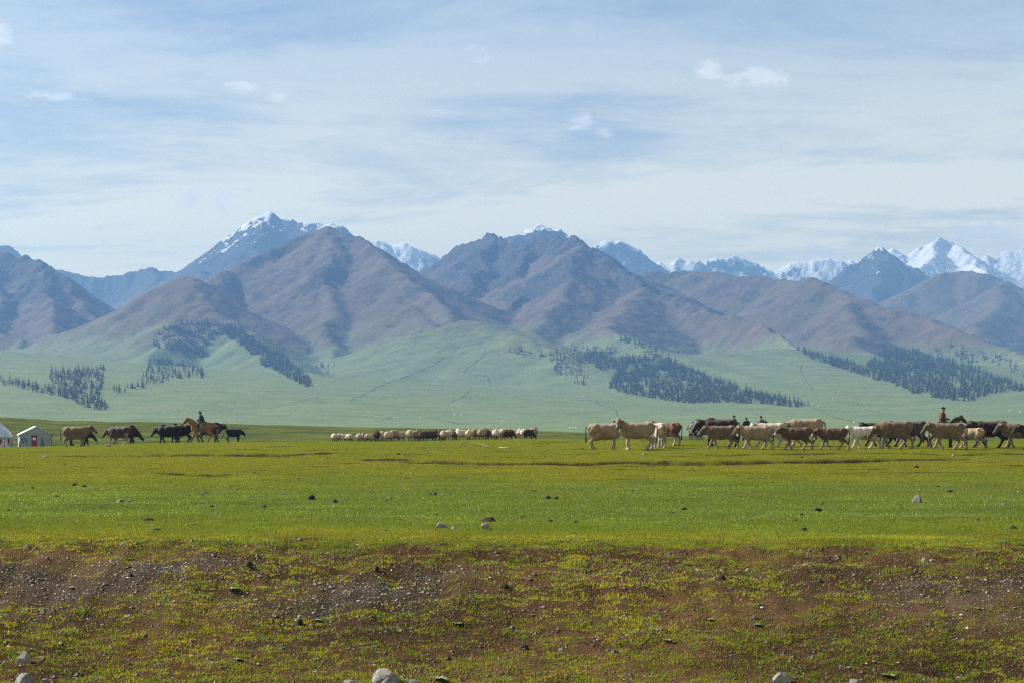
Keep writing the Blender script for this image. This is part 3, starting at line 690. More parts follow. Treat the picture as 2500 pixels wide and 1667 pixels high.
IV, IF = ico(3); IV2 = np.array([(1, 0, 0), (-1, 0, 0), (0, 1, 0), (0, -1, 0), (0, 0, 1), (0, 0, -1)], float); IF2 = np.array([(0, 2, 4), (2, 1, 4), (1, 3, 4), (3, 0, 4), (2, 0, 5), (1, 2, 5), (3, 1, 5), (0, 3, 5)])
def n3(V, s, seed):
    return (pnoise(V[:, 0]*s+seed, V[:, 1]*s, seed)+pnoise(V[:, 1]*s+seed, V[:, 2]*s+3, seed+1)+pnoise(V[:, 2]*s, V[:, 0]*s+7, seed+2))/3
def rock_mesh(seed, facets=16, flat=0.75):
    r_ = np.random.RandomState(seed); V = IV.copy()
    for k in range(facets):                              # break planes
        nrm = r_.normal(size=3); nrm /= np.linalg.norm(nrm); d = r_.uniform(0.5, 0.85)
        s = V@nrm; V = V-np.outer(np.clip(s-d, 0, None)*0.97, nrm)
    V = V*(1+0.10*n3(V, 1.3, seed)+0.03*n3(V, 4, seed+5))[:, None]
    V[:, 2] *= flat
    V[:, 0] /= np.abs(V[:, 0]).max(); V[:, 1] /= np.abs(V[:, 1]).max()
    V[:, 2] /= V[:, 2].max()
    return mesh_np('boulder', V, IF, 3, False)
ROCKS = [rock_mesh(s) for s in (3, 8, 14, 21, 33, 47)]
def clod_mesh(seed):
    V = IV.copy(); V = V*(1+0.45*n3(V, 1.6, seed)+0.30*n3(V, 4.5, seed+3)+0.15*n3(V, 9, seed+4))[:, None]
    V[:, 2] = np.clip(V[:, 2], -.4, None)**1.0; V[:, 0] /= np.abs(V[:, 0]).max(); V[:, 1] /= np.abs(V[:, 1]).max(); V[:, 2] /= V[:, 2].max()
    return mesh_np('dung_clump', V, IF, 3, True)
CLODS = [clod_mesh(s) for s in (5, 17, 29, 41)]
def lump(name, cat, meshes, k, mat, px, py, w, h, label, group=None, dz=0.0, rot=None):
    p = near_at(px, py); s = p[1]/F
    rx = w*s/2; rz = h*s
    o = put(name, meshes[k % len(meshes)], mat, None, label, cat, group, loc=(p[0], p[1]+rx*0.4, p[2]-rz*0.22+dz), rot=(0, 0, (k*1.7) % 6.28 if rot is None else rot), scale=(rx, rx*0.85, rz*1.12))
    return o
for i, (px, py, w, h, mat, lab) in enumerate([
    (55, 1620, 46, 36, PALE, 'angular pale grey boulder alone on the bank in the lower left corner'),
    (58, 1682, 66, 42, PALE, 'pale rounded boulder cut by the bottom edge at the lower left'),
    (46, 1652, 16, 8, GREY, 'small dark stone lying behind the cut-off boulder at lower left'),
    (110, 1668, 28, 12, GREY, 'flat dark stone beside the cut-off boulder at lower left'),
    (938, 1666, 84, 36, PALE, 'largest rounded pale boulder at the bottom edge, left of centre'),
    (944, 1684, 56, 36, PALE, 'smaller pale boulder leaning in front of the largest bottom-edge boulder'),
    (1006, 1672, 44, 16, GREY, 'flat grey stone just beside the largest bottom-edge boulder'),
    (850, 1680, 44, 22, GREY, 'low grey stone at the bottom edge before the largest boulder'),
    (1914, 1670, 60, 32, PALE, 'pale rounded boulder at the bottom edge on the right half'),
    (2088, 1672, 30, 16, PALE, 'low pale stone peeping over the bottom edge at the right'),
    (2240, 1226, 28, 22, GREY, 'domed grey boulder standing alone on the right-hand green turf'),
    (1080, 1288, 30, 17, PALE, 'larger pale boulder of the pair at the brink of the bank'),
    (1108, 1290, 18, 8, PALE, 'small flat pale stone touching the pair boulder at the brink'),
    (1184, 1290, 22, 16, PALE, 'angular pale boulder standing by itself at the brink of the bank'),
    (291, 1226, 24, 10, GREY, 'low grey stone, one of two side by side on the left turf'),
    (314, 1226, 20, 8, GREY, 'flatter grey stone, right-hand of the two on the left turf'),
    (2258, 1372, 18, 12, PALE, 'pale stone with a twin near the top of the right-hand bank'),
    (2274, 1372, 14, 9, PALE, 'smaller twin of the pale stone near the top of the right-hand bank'),
    (1825, 1394, 15, 9, PALE, 'small white stone on the upper bank above the dark clump and pale stone'),
    (1747, 1414, 14, 9, PALE, 'pale stone touching the dark clump on the upper right bank'),
    (732, 1512, 16, 13, PALE, 'pale pebble-like stone perched behind the dark clump in the middle of the bank'),
    (68, 1337, 17, 9, PALE, 'white stone at the lip of the bank near the left edge'),
    (298, 1332, 12, 7, PALE, 'small pale stone below the brink on the left bank'),
    (450, 1397, 14, 8, PALE, 'pale angular stone on the left gravel slope'),
    (1535, 1097, 15, 7, PALE, 'flat pale stone before the hooves of the cream cow pair'),
    (265, 1089, 15, 7, PALE, 'pale stone on the crest in front of the left cattle'),
    (108, 1116, 15, 5, PALE, 'small white stone below the dark scarp on the left'),
    (1573, 1109, 14, 5, PALE, 'flat whitish stone lying below the hooves of the cream cow pair'),
    (2328, 1113, 9, 5, PALE, 'tiny white stone on the pasture under the right-hand herd'),
    (2452, 1232, 11, 6, PALE, 'small white stone on the turf at the right edge'),
    (2410, 1448, 13, 8, PALE, 'pale stone on the gravelly patch of the right bank'),
    (1522, 1464, 13, 7, PALE, 'pale chip of stone in the middle of the right half of the bank'),
    (1370, 1586, 16, 6, PALE, 'narrow pale stone low on the bank right of centre')]):
    lump('boulder' if w >= 20 else 'stone', 'boulder' if w >= 20 else 'stone', ROCKS, i, mat, px, py, w, h, lab)
for i, (px, py, w, h, lab) in enumerate([
    (760, 1220, 26, 14, 'peaked dark dung clump on the turf left of centre'), (817, 1226, 17, 10, 'small pointed dark dung clump beside the peaked one'),
    (360, 1270, 30, 9, 'wide flat dark dung clump on the left turf above the bank'), (606, 1384, 26, 18, 'big dark clump high on the left bank'),
    (920, 1396, 17, 16, 'round dark clump on the bank near the middle gravel patch'), (1338, 1217, 18, 10, 'dark dung clump of a close pair at mid turf'),
    (1358, 1217, 16, 7, 'flatter dung clump of the close pair at mid turf'), (1192, 1272, 40, 12, 'broad dark dung heap behind the brink boulder'),
    (1670, 1244, 26, 7, 'low dark dung clump on the turf below the lone black riders'), (1998, 1247, 24, 10, 'domed dark dung clump in the middle of the right turf'),
    (1957, 1257, 14, 7, 'small dark clump beside the domed dung clump on the right turf'), (1962, 1294, 20, 8, 'dark dung clump just above the bank on the right'),
    (2320, 1201, 28, 7, 'long dark dung clump beyond the domed grey boulder'), (2237, 1141, 16, 6, 'small dark clump on the yellowed turf below the herd'),
    (2474, 1290, 22, 10, 'dark clump above the bank at the right edge'), (1762, 1414, 24, 14, 'shaggy dark clump touching a pale stone on the upper right bank'),
    (730, 1528, 28, 20, 'dark clump below a pale stone in the middle of the bank'), (1280, 1584, 26, 13, 'dark clump low on the bank at the middle'),
    (318, 1408, 16, 12, 'dark clump on the left gravel slope'), (1232, 1435, 26, 14, 'ragged dark clump half way up the bank at the middle'),
    (645, 1238, 17, 7, 'lone dark dung clump on the left half of the turf'), (382, 1294, 26, 6, 'flat dark clump near the brink on the left'),
    (180, 1185, 18, 8, 'dark dung clump of the far left group on the turf'), (205, 1188, 16, 7, 'second dark dung clump of the far left group on the turf'),
    (1062, 1207, 12, 7, 'dark clump, left of a pair far out on the middle turf'), (1052, 1207, 9, 5, 'tiny dark clump of the pair far out on the middle turf'),
    (77, 1192, 14, 6, 'dark dung clump near the left edge of the turf'), (1405, 1277, 10, 8, 'upright dark clump near the brink right of centre'),
    (1344, 1273, 16, 6, 'flat dark clump near the brink at the middle'), (2388, 1270, 12, 6, 'small dark clump on the far right turf')]):
    lump('dung_clump', 'dung', CLODS, i, CLOD, px, py, w, h, lab, 'dark dung clumps on the pasture')
# gravel
n = 150000
x = rng.uniform(-10, 10, n); y = rng.uniform(24.5, 34, n)
so, gv, dr, lu, bk = cover(x, y)
k = rng.uniform(0, 1, n) < np.clip(gv*0.36+0.016*bk, 0, 1)
x, y = x[k], y[k]
x2, y2 = spread(380, 34, 118, 0.7)
x = np.concatenate([x, x2]); y = np.concatenate([y, y2]); n = len(x)
sz = np.clip(rng.lognormal(-4.75, 0.5, n), 0.005, 0.05); sz[-380:] *= 1.5
z = near_height(x, y)
V = np.empty((n, len(IV2), 3), np.float32)
jt = 1+rng.uniform(-0.3, 0.3, (n, len(IV2), 1)); a = rng.uniform(0, 6.28, n); ca, sa = np.cos(a)[:, None], np.sin(a)[:, None]
L = IV2[None]*jt*np.stack([sz*rng.uniform(.8, 1.5, n), sz*rng.uniform(.7, 1.1, n), sz*rng.uniform(.45, .9, n)], 1)[:, None, :]
V[..., 0] = L[..., 0]*ca-L[..., 1]*sa+x[:, None]; V[..., 1] = L[..., 0]*sa+L[..., 1]*ca+y[:, None]; V[..., 2] = L[..., 2]+(z+sz*0.25)[:, None]
Fp = (IF2[None]+(np.arange(n)*len(IV2))[:, None, None]).reshape(-1, 3)
tone = pick([(0.36, 0.33, 0.28), (0.25, 0.225, 0.19), (0.16, 0.14, 0.115), (0.44, 0.40, 0.34), (0.22, 0.17, 0.13), (0.30, 0.26, 0.21), (0.42, 0.40, 0.37)], n, 0.3, 0.72)
tone = np.repeat(np.concatenate([tone, np.ones((n, 1))], 1), len(IV2), 0)
m, t = material('gravel_stone'); principled(t, t.attr('tone').outputs['Color'], 0.75, None, 0.35)
put('gravel', mesh_np('gravel', V.reshape(-1, 3), Fp, 3, False, {'tone': ('POINT', tone)}), m, kind='stuff', label='grey gravel and pebbles strewn on the earthen bank', cat='gravel')
# crumbled earth on the bank
n = 26000
x = rng.uniform(-10, 10, n); y = rng.uniform(25.0, 34, n)
so, gv, dr, lu, bk = cover(x, y)
k = rng.uniform(0, 1, n) < np.clip(bk*(0.35+0.9*fbm(x/0.8, y/0.5, 3, 135)), 0.0, 1); x, y = x[k], y[k]; n = len(x)
sz = np.clip(rng.lognormal(-4.35, 0.5, n), 0.006, 0.045); z = ground_z(x, y)
V = IV2[None]*(1+rng.uniform(-0.4, 0.4, (n, len(IV2), 1)))*np.stack([sz*rng.uniform(.9, 1.6, n), sz, sz*rng.uniform(.5, .9, n)], 1)[:, None, :]+np.stack([x, y, z+sz*0.1], 1)[:, None, :]
tone = pick([(0.03, 0.022, 0.014), (0.055, 0.038, 0.024), (0.085, 0.055, 0.032), (0.12, 0.078, 0.045)], n, 0.3, 1.0)
tone = np.repeat(np.concatenate([tone, np.ones((n, 1))], 1), len(IV2), 0)
put('earth_crumbs', mesh_np('earth_crumbs', V.reshape(-1, 3), (IF2[None]+(np.arange(n)*len(IV2))[:, None, None]).reshape(-1, 3), 3, False, {'tone': ('POINT', tone)}), m, kind='stuff', label='dark crumbled earth on the bare bank', cat='earth')
# crumbs of dung and bare hoof-scuffs flecking the pasture
n = 2600
x, y = spread(n, 34.5, 112, 0.85)
cl = fbm(x/6, y/6, 3, 131); k = rng.uniform(0, 1, n) < np.clip(0.45+0.9*cl, 0.06, 1); x, y = x[k], y[k]; n = len(x)
sz = np.clip(rng.lognormal(-3.75, 0.55, n), 0.008, 0.09); z = ground_z(x, y)
V = IV2[None]*(1+rng.uniform(-0.35, 0.35, (n, len(IV2), 1)))*np.stack([sz*rng.uniform(.9, 1.8, n), sz, sz*rng.uniform(.3, .7, n)], 1)[:, None, :]+np.stack([x, y, z+sz*0.1], 1)[:, None, :]
put('dung_crumbs', mesh_np('dung_crumbs', V.reshape(-1, 3), (IF2[None]+(np.arange(n)*len(IV2))[:, None, None]).reshape(-1, 3), 3, False), CLOD, kind='stuff', label='dark crumbs of dung and earth flecking the pasture', cat='dung')
# grey-green weed rosettes
m, t = material('weed_leaf'); oi = t.n('ShaderNodeObjectInfo').outputs['Random']
principled(t, t.mixc(oi, (0.13, 0.19, 0.09), (0.26, 0.31, 0.22)), 0.6, None, 0.3)
WEED = m
Vl = []; Fl = []
for i in range(6):
    q = i/5; w_ = 0.26*math.sin(math.pi*min(1, q*0.9+0.1))*(1-0.2*q); zz = 0.55*q-0.5*q*q
    Vl += [(q, -w_, zz+0.06), (q, 0, zz), (q, w_, zz+0.06)]
for i in range(5):
    b = i*3; Fl += [(b, b+1, b+4, b+3), (b+1, b+2, b+5, b+4)]
LEAF = mesh_pd('leaf', Vl, Fl)
for i, (px, py, w, lab) in enumerate([(565, 1440, 44, 'grey-green leafy rosette on the left half of the bank'), (775, 1516, 30, 'grey-green rosette beside the pale stone in the middle of the bank'),
    (1118, 1526, 38, 'broad green rosette low on the bank at the middle'), (1786, 1412, 30, 'pale rosette beside the dark clump on the upper right bank'), (1848, 1528, 32, 'silvery rosette on the right half of the bank'),
    (1630, 1566, 34, 'dusty rosette low on the right half of the bank'), (1570, 1432, 26, 'small rosette in the shaded hollow of the right bank'), (1076, 1660, 54, 'largest silvery rosette at the bottom edge beside the boulders'),
    (1735, 1514, 30, 'whitish rosette on the middle of the right bank'), (2170, 1652, 46, 'spreading rosette at the bottom edge on the right'), (175, 1437, 34, 'long grey-green rosette at the foot of the left gravel slope'), (580, 1612, 30, 'pale rosette low on the left half of the bank')]):
    p = near_at(px, py); s = w*p[1]/F/2
    root = put('weed', None, None, None, lab, 'weed', 'leafy weeds on the bank', loc=tuple(p))
    for k in range(9):
        a = k*2.4+i; l_ = s*(1.05-0.05*k)*rng.uniform(.8, 1.15)
        put('leaf', LEAF, WEED, root, loc=(0, 0, 0.004), rot=(0, -0.10*(k//3)-0.05, a), scale=(l_, l_*0.9, l_*0.8))
# ------------------------------------------------------------------ spruces
m, t = material('spruce_needles')
pos = t.n('ShaderNodeNewGeometry').outputs['Position']; oi = t.n('ShaderNodeObjectInfo').outputs['Random']
nn = t.noise(pos, 0.8, 3, 0.6); n5 = t.noise(pos, 0.02, 2, 0.5)
c = t.mixc(t.ramp(nn, 0.3, 0.7), (0.012, 0.022, 0.013), (0.03, 0.044, 0.022))
c = t.mixc(t.ramp(n5, 0.45, 0.65, 0, 0.5), c, (0.04, 0.05, 0.022))
principled(t, c, 0.9, None, 0.1)
NEEDLE = m
BARK = simple_mat('spruce_bark', (0.10, 0.075, 0.055), 0.95, 0.3, 3.0)
def spruce_crown(seed, whorls=11, arms=9, slim=0.17):
    """unit-height crown: whorls of drooping boughs, each bough a bent blade pair, uneven in length"""
    r_ = np.random.RandomState(seed); V = []; Fs = []
    for k in range(whorls):
        q = k/(whorls-1); z = 0.06+0.90*q**0.92; R0 = slim*(1-q)**0.85*(0.85+0.3*r_.rand())+0.012
        for j in range(arms-int(3*q)):
            a = j*2*math.pi/(arms-int(3*q))+k*1.3+r_.uniform(-.3, .3); L = R0*r_.uniform(.55, 1.2); dr = L*r_.uniform(.25, .7)
            w = L*0.5+0.010; ca, sa = math.cos(a), math.sin(a); px, py = -sa, ca; b = len(V)
            V += [(0, 0, z+0.05+0.02*(1-q)), (ca*L*.6+px*w, sa*L*.6+py*w, z-dr*.35), (ca*L, sa*L, z-dr), (ca*L*.6-px*w, sa*L*.6-py*w, z-dr*.35), (ca*L*.45, sa*L*.45, z-dr*.75-0.03)]
            Fs += [(b, b+1, b+2), (b, b+2, b+3), (b+1, b+4, b+3)]
    b = len(V); V += [(0.008, 0, .93), (-0.006, 0.007, .93), (-0.006, -0.007, .93), (0, 0, 1.0)]; Fs += [(b, b+1, b+3), (b+1, b+2, b+3), (b+2, b, b+3)]
    return np.array(V), np.array(Fs)
CR = [spruce_crown(s, 7, 5, sl*1.1) for s, sl in ((1, .16), (2, .13), (3, .19), (4, .15), (5, .11), (6, .17))]
CROWN = [mesh_np('crown', v, f, 3, False) for v, f in CR]
TV = []; TF = []
for k in range(6):
    a = k*math.pi/3; TV += [(math.cos(a)*.016, math.sin(a)*.016, -0.06), (math.cos(a)*.006, math.sin(a)*.006, 0.8)]
for k in range(6): TF.append((2*k, (2*k+2) % 12, (2*k+3) % 12, 2*k+1))
TRUNK = mesh_pd('trunk', TV, TF)
trs = random.Random(12)
def inside(px, py, poly):
    c = False; j = len(poly)-1
    for i in range(len(poly)):
        xi, yi = poly[i]; xj, yj = poly[j]
        if (yi > py) != (yj > py) and px < (xj-xi)*(py-yi)/(yj-yi)+xi: c = not c
        j = i
    return c
STANDS = [
 ('spruces of the dense middle-right forest', 'spruce in the dense forest running down the spur right of centre', 2500, [(1405, 866), (1450, 858), (1500, 876), (1560, 868), (1640, 884), (1728, 920), (1835, 955), (1976, 990), (1950, 994), (1850, 986), (1760, 983), (1690, 986), (1600, 974), (1530, 962), (1480, 948), (1500, 920), (1505, 900), (1470, 905)], 0.0),
 ('spruces along the spur above the middle-right forest', 'spruce in the thin line on the spur crest above the middle-right forest', 60, [(1500, 812), (1520, 816), (1600, 852), (1660, 882), (1640, 886), (1580, 866), (1510, 832)], 0),
 ('scattered spruces left of the middle-right forest', 'spruce in the loose group left of the middle-right forest', 180, [(1345, 856), (1395, 845), (1440, 850), (1500, 846), (1505, 870), (1440, 880), (1420, 900), (1445, 935), (1420, 945), (1370, 925), (1340, 890)], 0),
 ('lone spruces on the middle fan', 'lone spruce on the green slope left of the middle forest', 14, [(1240, 845), (1330, 858), (1330, 880), (1240, 862)], 0),
 ('spruces of the right-hand forest', 'spruce in the dense forest at the right under the long brown ridge', 2000, [(2110, 895), (2160, 860), (2210, 850), (2260, 868), (2330, 885), (2420, 915), (2500, 945), (2580, 965), (2480, 955), (2420, 962), (2370, 980), (2300, 975), (2230, 960), (2160, 930)], 0),
 ('spruces in the line down the right-hand spur', 'spruce in the long single line descending to the right-hand forest', 330, [(1935, 846), (1985, 864), (2060, 882), (2150, 915), (2220, 948), (2200, 948), (2120, 922), (2040, 896), (1980, 876)], 0),
 ('scattered spruces on the right-hand brown slope', 'scattered spruce high on the brown slope above the right-hand forest', 55, [(2260, 840), (2330, 842), (2420, 862), (2500, 890), (2500, 925), (2400, 895), (2300, 872)], 0),
 ('spruces of the far-left grove', 'spruce in the grove beside the grassy fan at the left edge', 560, [(0, 925), (60, 938), (118, 945), (125, 905), (190, 905), (255, 898), (250, 950), (240, 975), (270, 1000), (225, 1000), (150, 970), (60, 950), (0, 938)], 0),
 ('spruces at the foot of the pyramid hill', 'spruce in the loose belt at the foot of the pyramid-shaped hill', 200, [(265, 950), (320, 942), (355, 915), (370, 870), (420, 880), (500, 905), (500, 925), (430, 925), (370, 940), (300, 962)], 0),
 ('spruces in the hollow of the pyramid hill', 'spruce in the dark patch in the hollow of the pyramid-shaped hill', 380, [(370, 830), (400, 800), (460, 785), (520, 785), (560, 800), (510, 835), (490, 870), (460, 875), (430, 850), (380, 855)], 0),
 ('spruces on the spur of the pyramid hill', 'spruce in the strip running down the right spur of the pyramid-shaped hill', 700, [(545, 788), (590, 808), (640, 838), (700, 878), (750, 918), (766, 948), (745, 945), (690, 915), (640, 890), (610, 860), (570, 830), (540, 812)], 0),
 ('lone spruces right of the pyramid hill', 'lone spruce on the slope right of the pyramid-shaped hill', 9, [(770, 890), (815, 885), (815, 915), (770, 910)], 0),
]
trees = []
for gi, (grp, lab, cnt, poly, _) in enumerate(STANDS):
    xs = [p[0] for p in poly]; ys = [p[1] for p in poly]; n = 0; tries = 0
    while n < cnt and tries < cnt*30:
        tries += 1
        px, py = trs.uniform(min(xs), max(xs)), trs.uniform(min(ys), max(ys))
        if not inside(px, py, poly): continue
        if pnoise(np.array([px/38.]), np.array([py/16.]), 55)[0] < -0.58+0.2*trs.random(): continue
        p = on_land(px, py)
        if p is None or p[1] > 5200: continue
        h = 16.5*(p[1]/5200)**0.75*trs.uniform(.55, 1.2)*(0.85 if gi in (2, 9) else 1.0)
        trees.append((h/p[1], p, h, gi)); n += 1
trees.sort(key=lambda q: -q[0])
rest = []
for k, (_, p, h, gi) in enumerate(trees):
    v = trs.randrange(6); a = trs.uniform(0, 6.28); w = trs.uniform(1.0, 1.7)
    if k < 290:
        root = put('spruce_tree', None, None, None, STANDS[gi][1], 'tree', STANDS[gi][0], loc=tuple(p-np.array([0, 0, 0.6])), rot=(0, 0, a), scale=(h*w, h*w, h))
        put('trunk', TRUNK, BARK, root); put('crown', CROWN[v], NEEDLE, root)
    else:
        V = CR[v][0]*np.array([h*w, h*w, h]); ca, sa = math.cos(a), math.sin(a)
        V = np.stack([V[:, 0]*ca-V[:, 1]*sa, V[:, 0]*sa+V[:, 1]*ca, V[:, 2]], 1)+p-np.array([0, 0, 0.6])
        rest.append((V, CR[v][1]))
Vs = []; Fs = []; o_ = 0
for v, f in rest: Vs.append(v); Fs.append(f+o_); o_ += len(v)
put('spruce_forest', mesh_np('spruce_forest', np.concatenate(Vs), np.concatenate(Fs), 3, False), NEEDLE, kind='stuff', label='dark spruce forest in patches on the lower mountain slopes', cat='forest')
# ------------------------------------------------------------------ stream gullies cut into the fan (dark earthen banks)
GUL = simple_mat('gully_earth', (0.06, 0.068, 0.045), 0.95, 0.3, 0.05)
def gully(pts, wpx, label):
    P = []
    for (a, b) in zip(pts[:-1], pts[1:]):
        for q in np.linspace(0, 1, 9)[:-1]:
            P.append((a[0]+(b[0]-a[0])*q+trs.uniform(-2, 2), a[1]+(b[1]-a[1])*q+trs.uniform(-1, 1)))
    W3 = [on_land(*p) for p in P]; W3 = [w for w in W3 if w is not None]
    V = []; Fs = []
    for i, w in enumerate(W3):
        w0 = W3[max(0, i-1)]; w1 = W3[min(len(W3)-1, i+1)]; d = w1-w0; d[2] = 0; d /= np.linalg.norm(d)+1e-6; nrm = np.array([-d[1], d[0], 0])
        hw = wpx*w[1]/F*trs.choice((.15, .3, .45, .6, .75))*min(1, i/3+.2, (len(W3)-1-i)/3+.2)
        hy = 1+1.6*abs(d[0])                                      # banks seen almost edge-on are cut wider
        l, r_ = w+nrm*hw*hy, w-nrm*hw*hy
        V += [(*l[:2], HTz(l)+0.5), (*w[:2], HTz(w)+0.35), (*r_[:2], HTz(r_)+0.5)]
        if i: b = 3*i; Fs += [(b-3, b-2, b+1, b), (b-2, b-1, b+2, b+1)]
    put('stream_gully', mesh_pd('stream_gully', V, Fs), GUL, kind='structure', label=label)
def HTz(p):
    j = np.interp(p[0]/p[1], US, np.arange(nc)); i = np.interp(p[1], DS, np.arange(nr)); i0 = min(int(i), nr-2); j0 = min(int(j), nc-2); a, b = i-i0, j-j0
    Z = FZ.reshape(nr, nc); return Z[i0, j0]*(1-a)*(1-b)+Z[i0+1, j0]*a*(1-b)+Z[i0, j0+1]*(1-a)*b+Z[i0+1, j0+1]*a*b
for pts, w, lab in [([(1090, 868), (1050, 895), (985, 922), (920, 945), (870, 972), (850, 980)], 2.0, 'longest dark stream gully winding down the middle fan'),
    ([(1185, 845), (1180, 870), (1140, 900), (1130, 908), (1190, 920), (1198, 945)], 1.6, 'thin forked gully on the middle fan'), ([(1152, 950), (1135, 965), (1085, 990)], 1.7, 'short straight gully below the forked gully'),
    ([(780, 968), (720, 982), (640, 1000)], 1.4, 'gully at the foot of the spruce-covered spur'), ([(1455, 975), (1460, 985), (1500, 1000), (1515, 1020)], 2.2, 'gully below the loose spruces left of the middle forest'),
    ([(1955, 890), (1955, 910), (1975, 940), (1995, 970)], 1.5, 'gully descending right of the middle forest'), ([(1980, 992), (2010, 1005), (2035, 1018), (2090, 1030)], 2.5, 'gully beyond the lower tip of the middle forest'),
    ([(2060, 975), (2090, 985), (2130, 1005), (2200, 1012)], 1.5, 'faint gully across the right fan'), ([(925, 1028), (945, 1022), (965, 1018)], 1.6, 'short dark bank far out on the plain'), ([(1040, 1018), (1100, 1030), (1140, 1040)], 1.8, 'dark cut bank on the plain behind the flock')]:
    gully(pts, w, lab)
# ------------------------------------------------------------------ far yurts on the plain: white domes
def lathe(prof, n=14):
    V = []; Fs = []
    for r_, z in prof:
        for k in range(n): a = 2*math.pi*k/n; V.append((r_*math.cos(a), r_*math.sin(a), z))
    for i in range(len(prof)-1):
        for k in range(n): Fs.append((i*n+k, i*n+(k+1) % n, (i+1)*n+(k+1) % n, (i+1)*n+k))
    return V, Fs
FELT = simple_mat('white_felt', (0.55, 0.55, 0.53), 0.9, 0.06, 1.5)
YW = mesh_pd('wall', *lathe([(3.0, -0.4), (3.0, 1.7), (3.08, 1.75)]), False); YR = mesh_pd('roof', *lathe([(3.1, 1.72), (2.75, 2.25), (1.9, 2.85), (0.7, 3.3), (0.01, 3.35)]), True)
for i, (px, py, s, lab) in enumerate([(1110, 1013, 1.15, 'far white yurt, left one of the pair behind the flock'), (1130, 1012, 1.15, 'far white yurt, right one of the pair behind the flock'), (1228, 1029, .9, 'lone far white yurt behind the right end of the flock'), (1028, 1022, .9, 'lone far white yurt on the plain behind the middle of the flock'),
    (962, 1020, .9, 'far white yurt left of the others behind the flock'), (1415, 968, 1.2, 'far white yurt, one of two under the loose spruces'), (1424, 968, 1.0, 'smaller far white yurt under the loose spruces'), (1998, 991, 1.2, 'far white yurt beside the lower tip of the middle forest'), (1960, 1025, 1.0, 'far white yurt behind the right-hand herd'), (2086, 1031, .9, 'far white yurt behind the red and white calf'),
    (2467, 1003, 1.0, 'far white yurt near the right edge of the plain'), (2490, 1006, 1.1, 'far white yurt closest to the right edge of the plain'), (1391, 1044, .7, 'far white yurt, left one of the row left of the cream cows'), (1398, 1044, .7, 'far white yurt in the middle of the row left of the cream cows'), (1406, 1044, .7, 'far white yurt, right one of the row left of the cream cows'), (2032, 973, 1.0, 'far white yurt high on the right fan')]):
    p = on_land(px, py)
    if p is None: continue
    root = put('yurt', None, None, None, lab, 'yurt', 'far white yurts on the plain', loc=tuple(p), scale=s*max(.3, p[1]/8000))
    put('wall', YW, FELT, root); put('roof', YR, FELT, root)
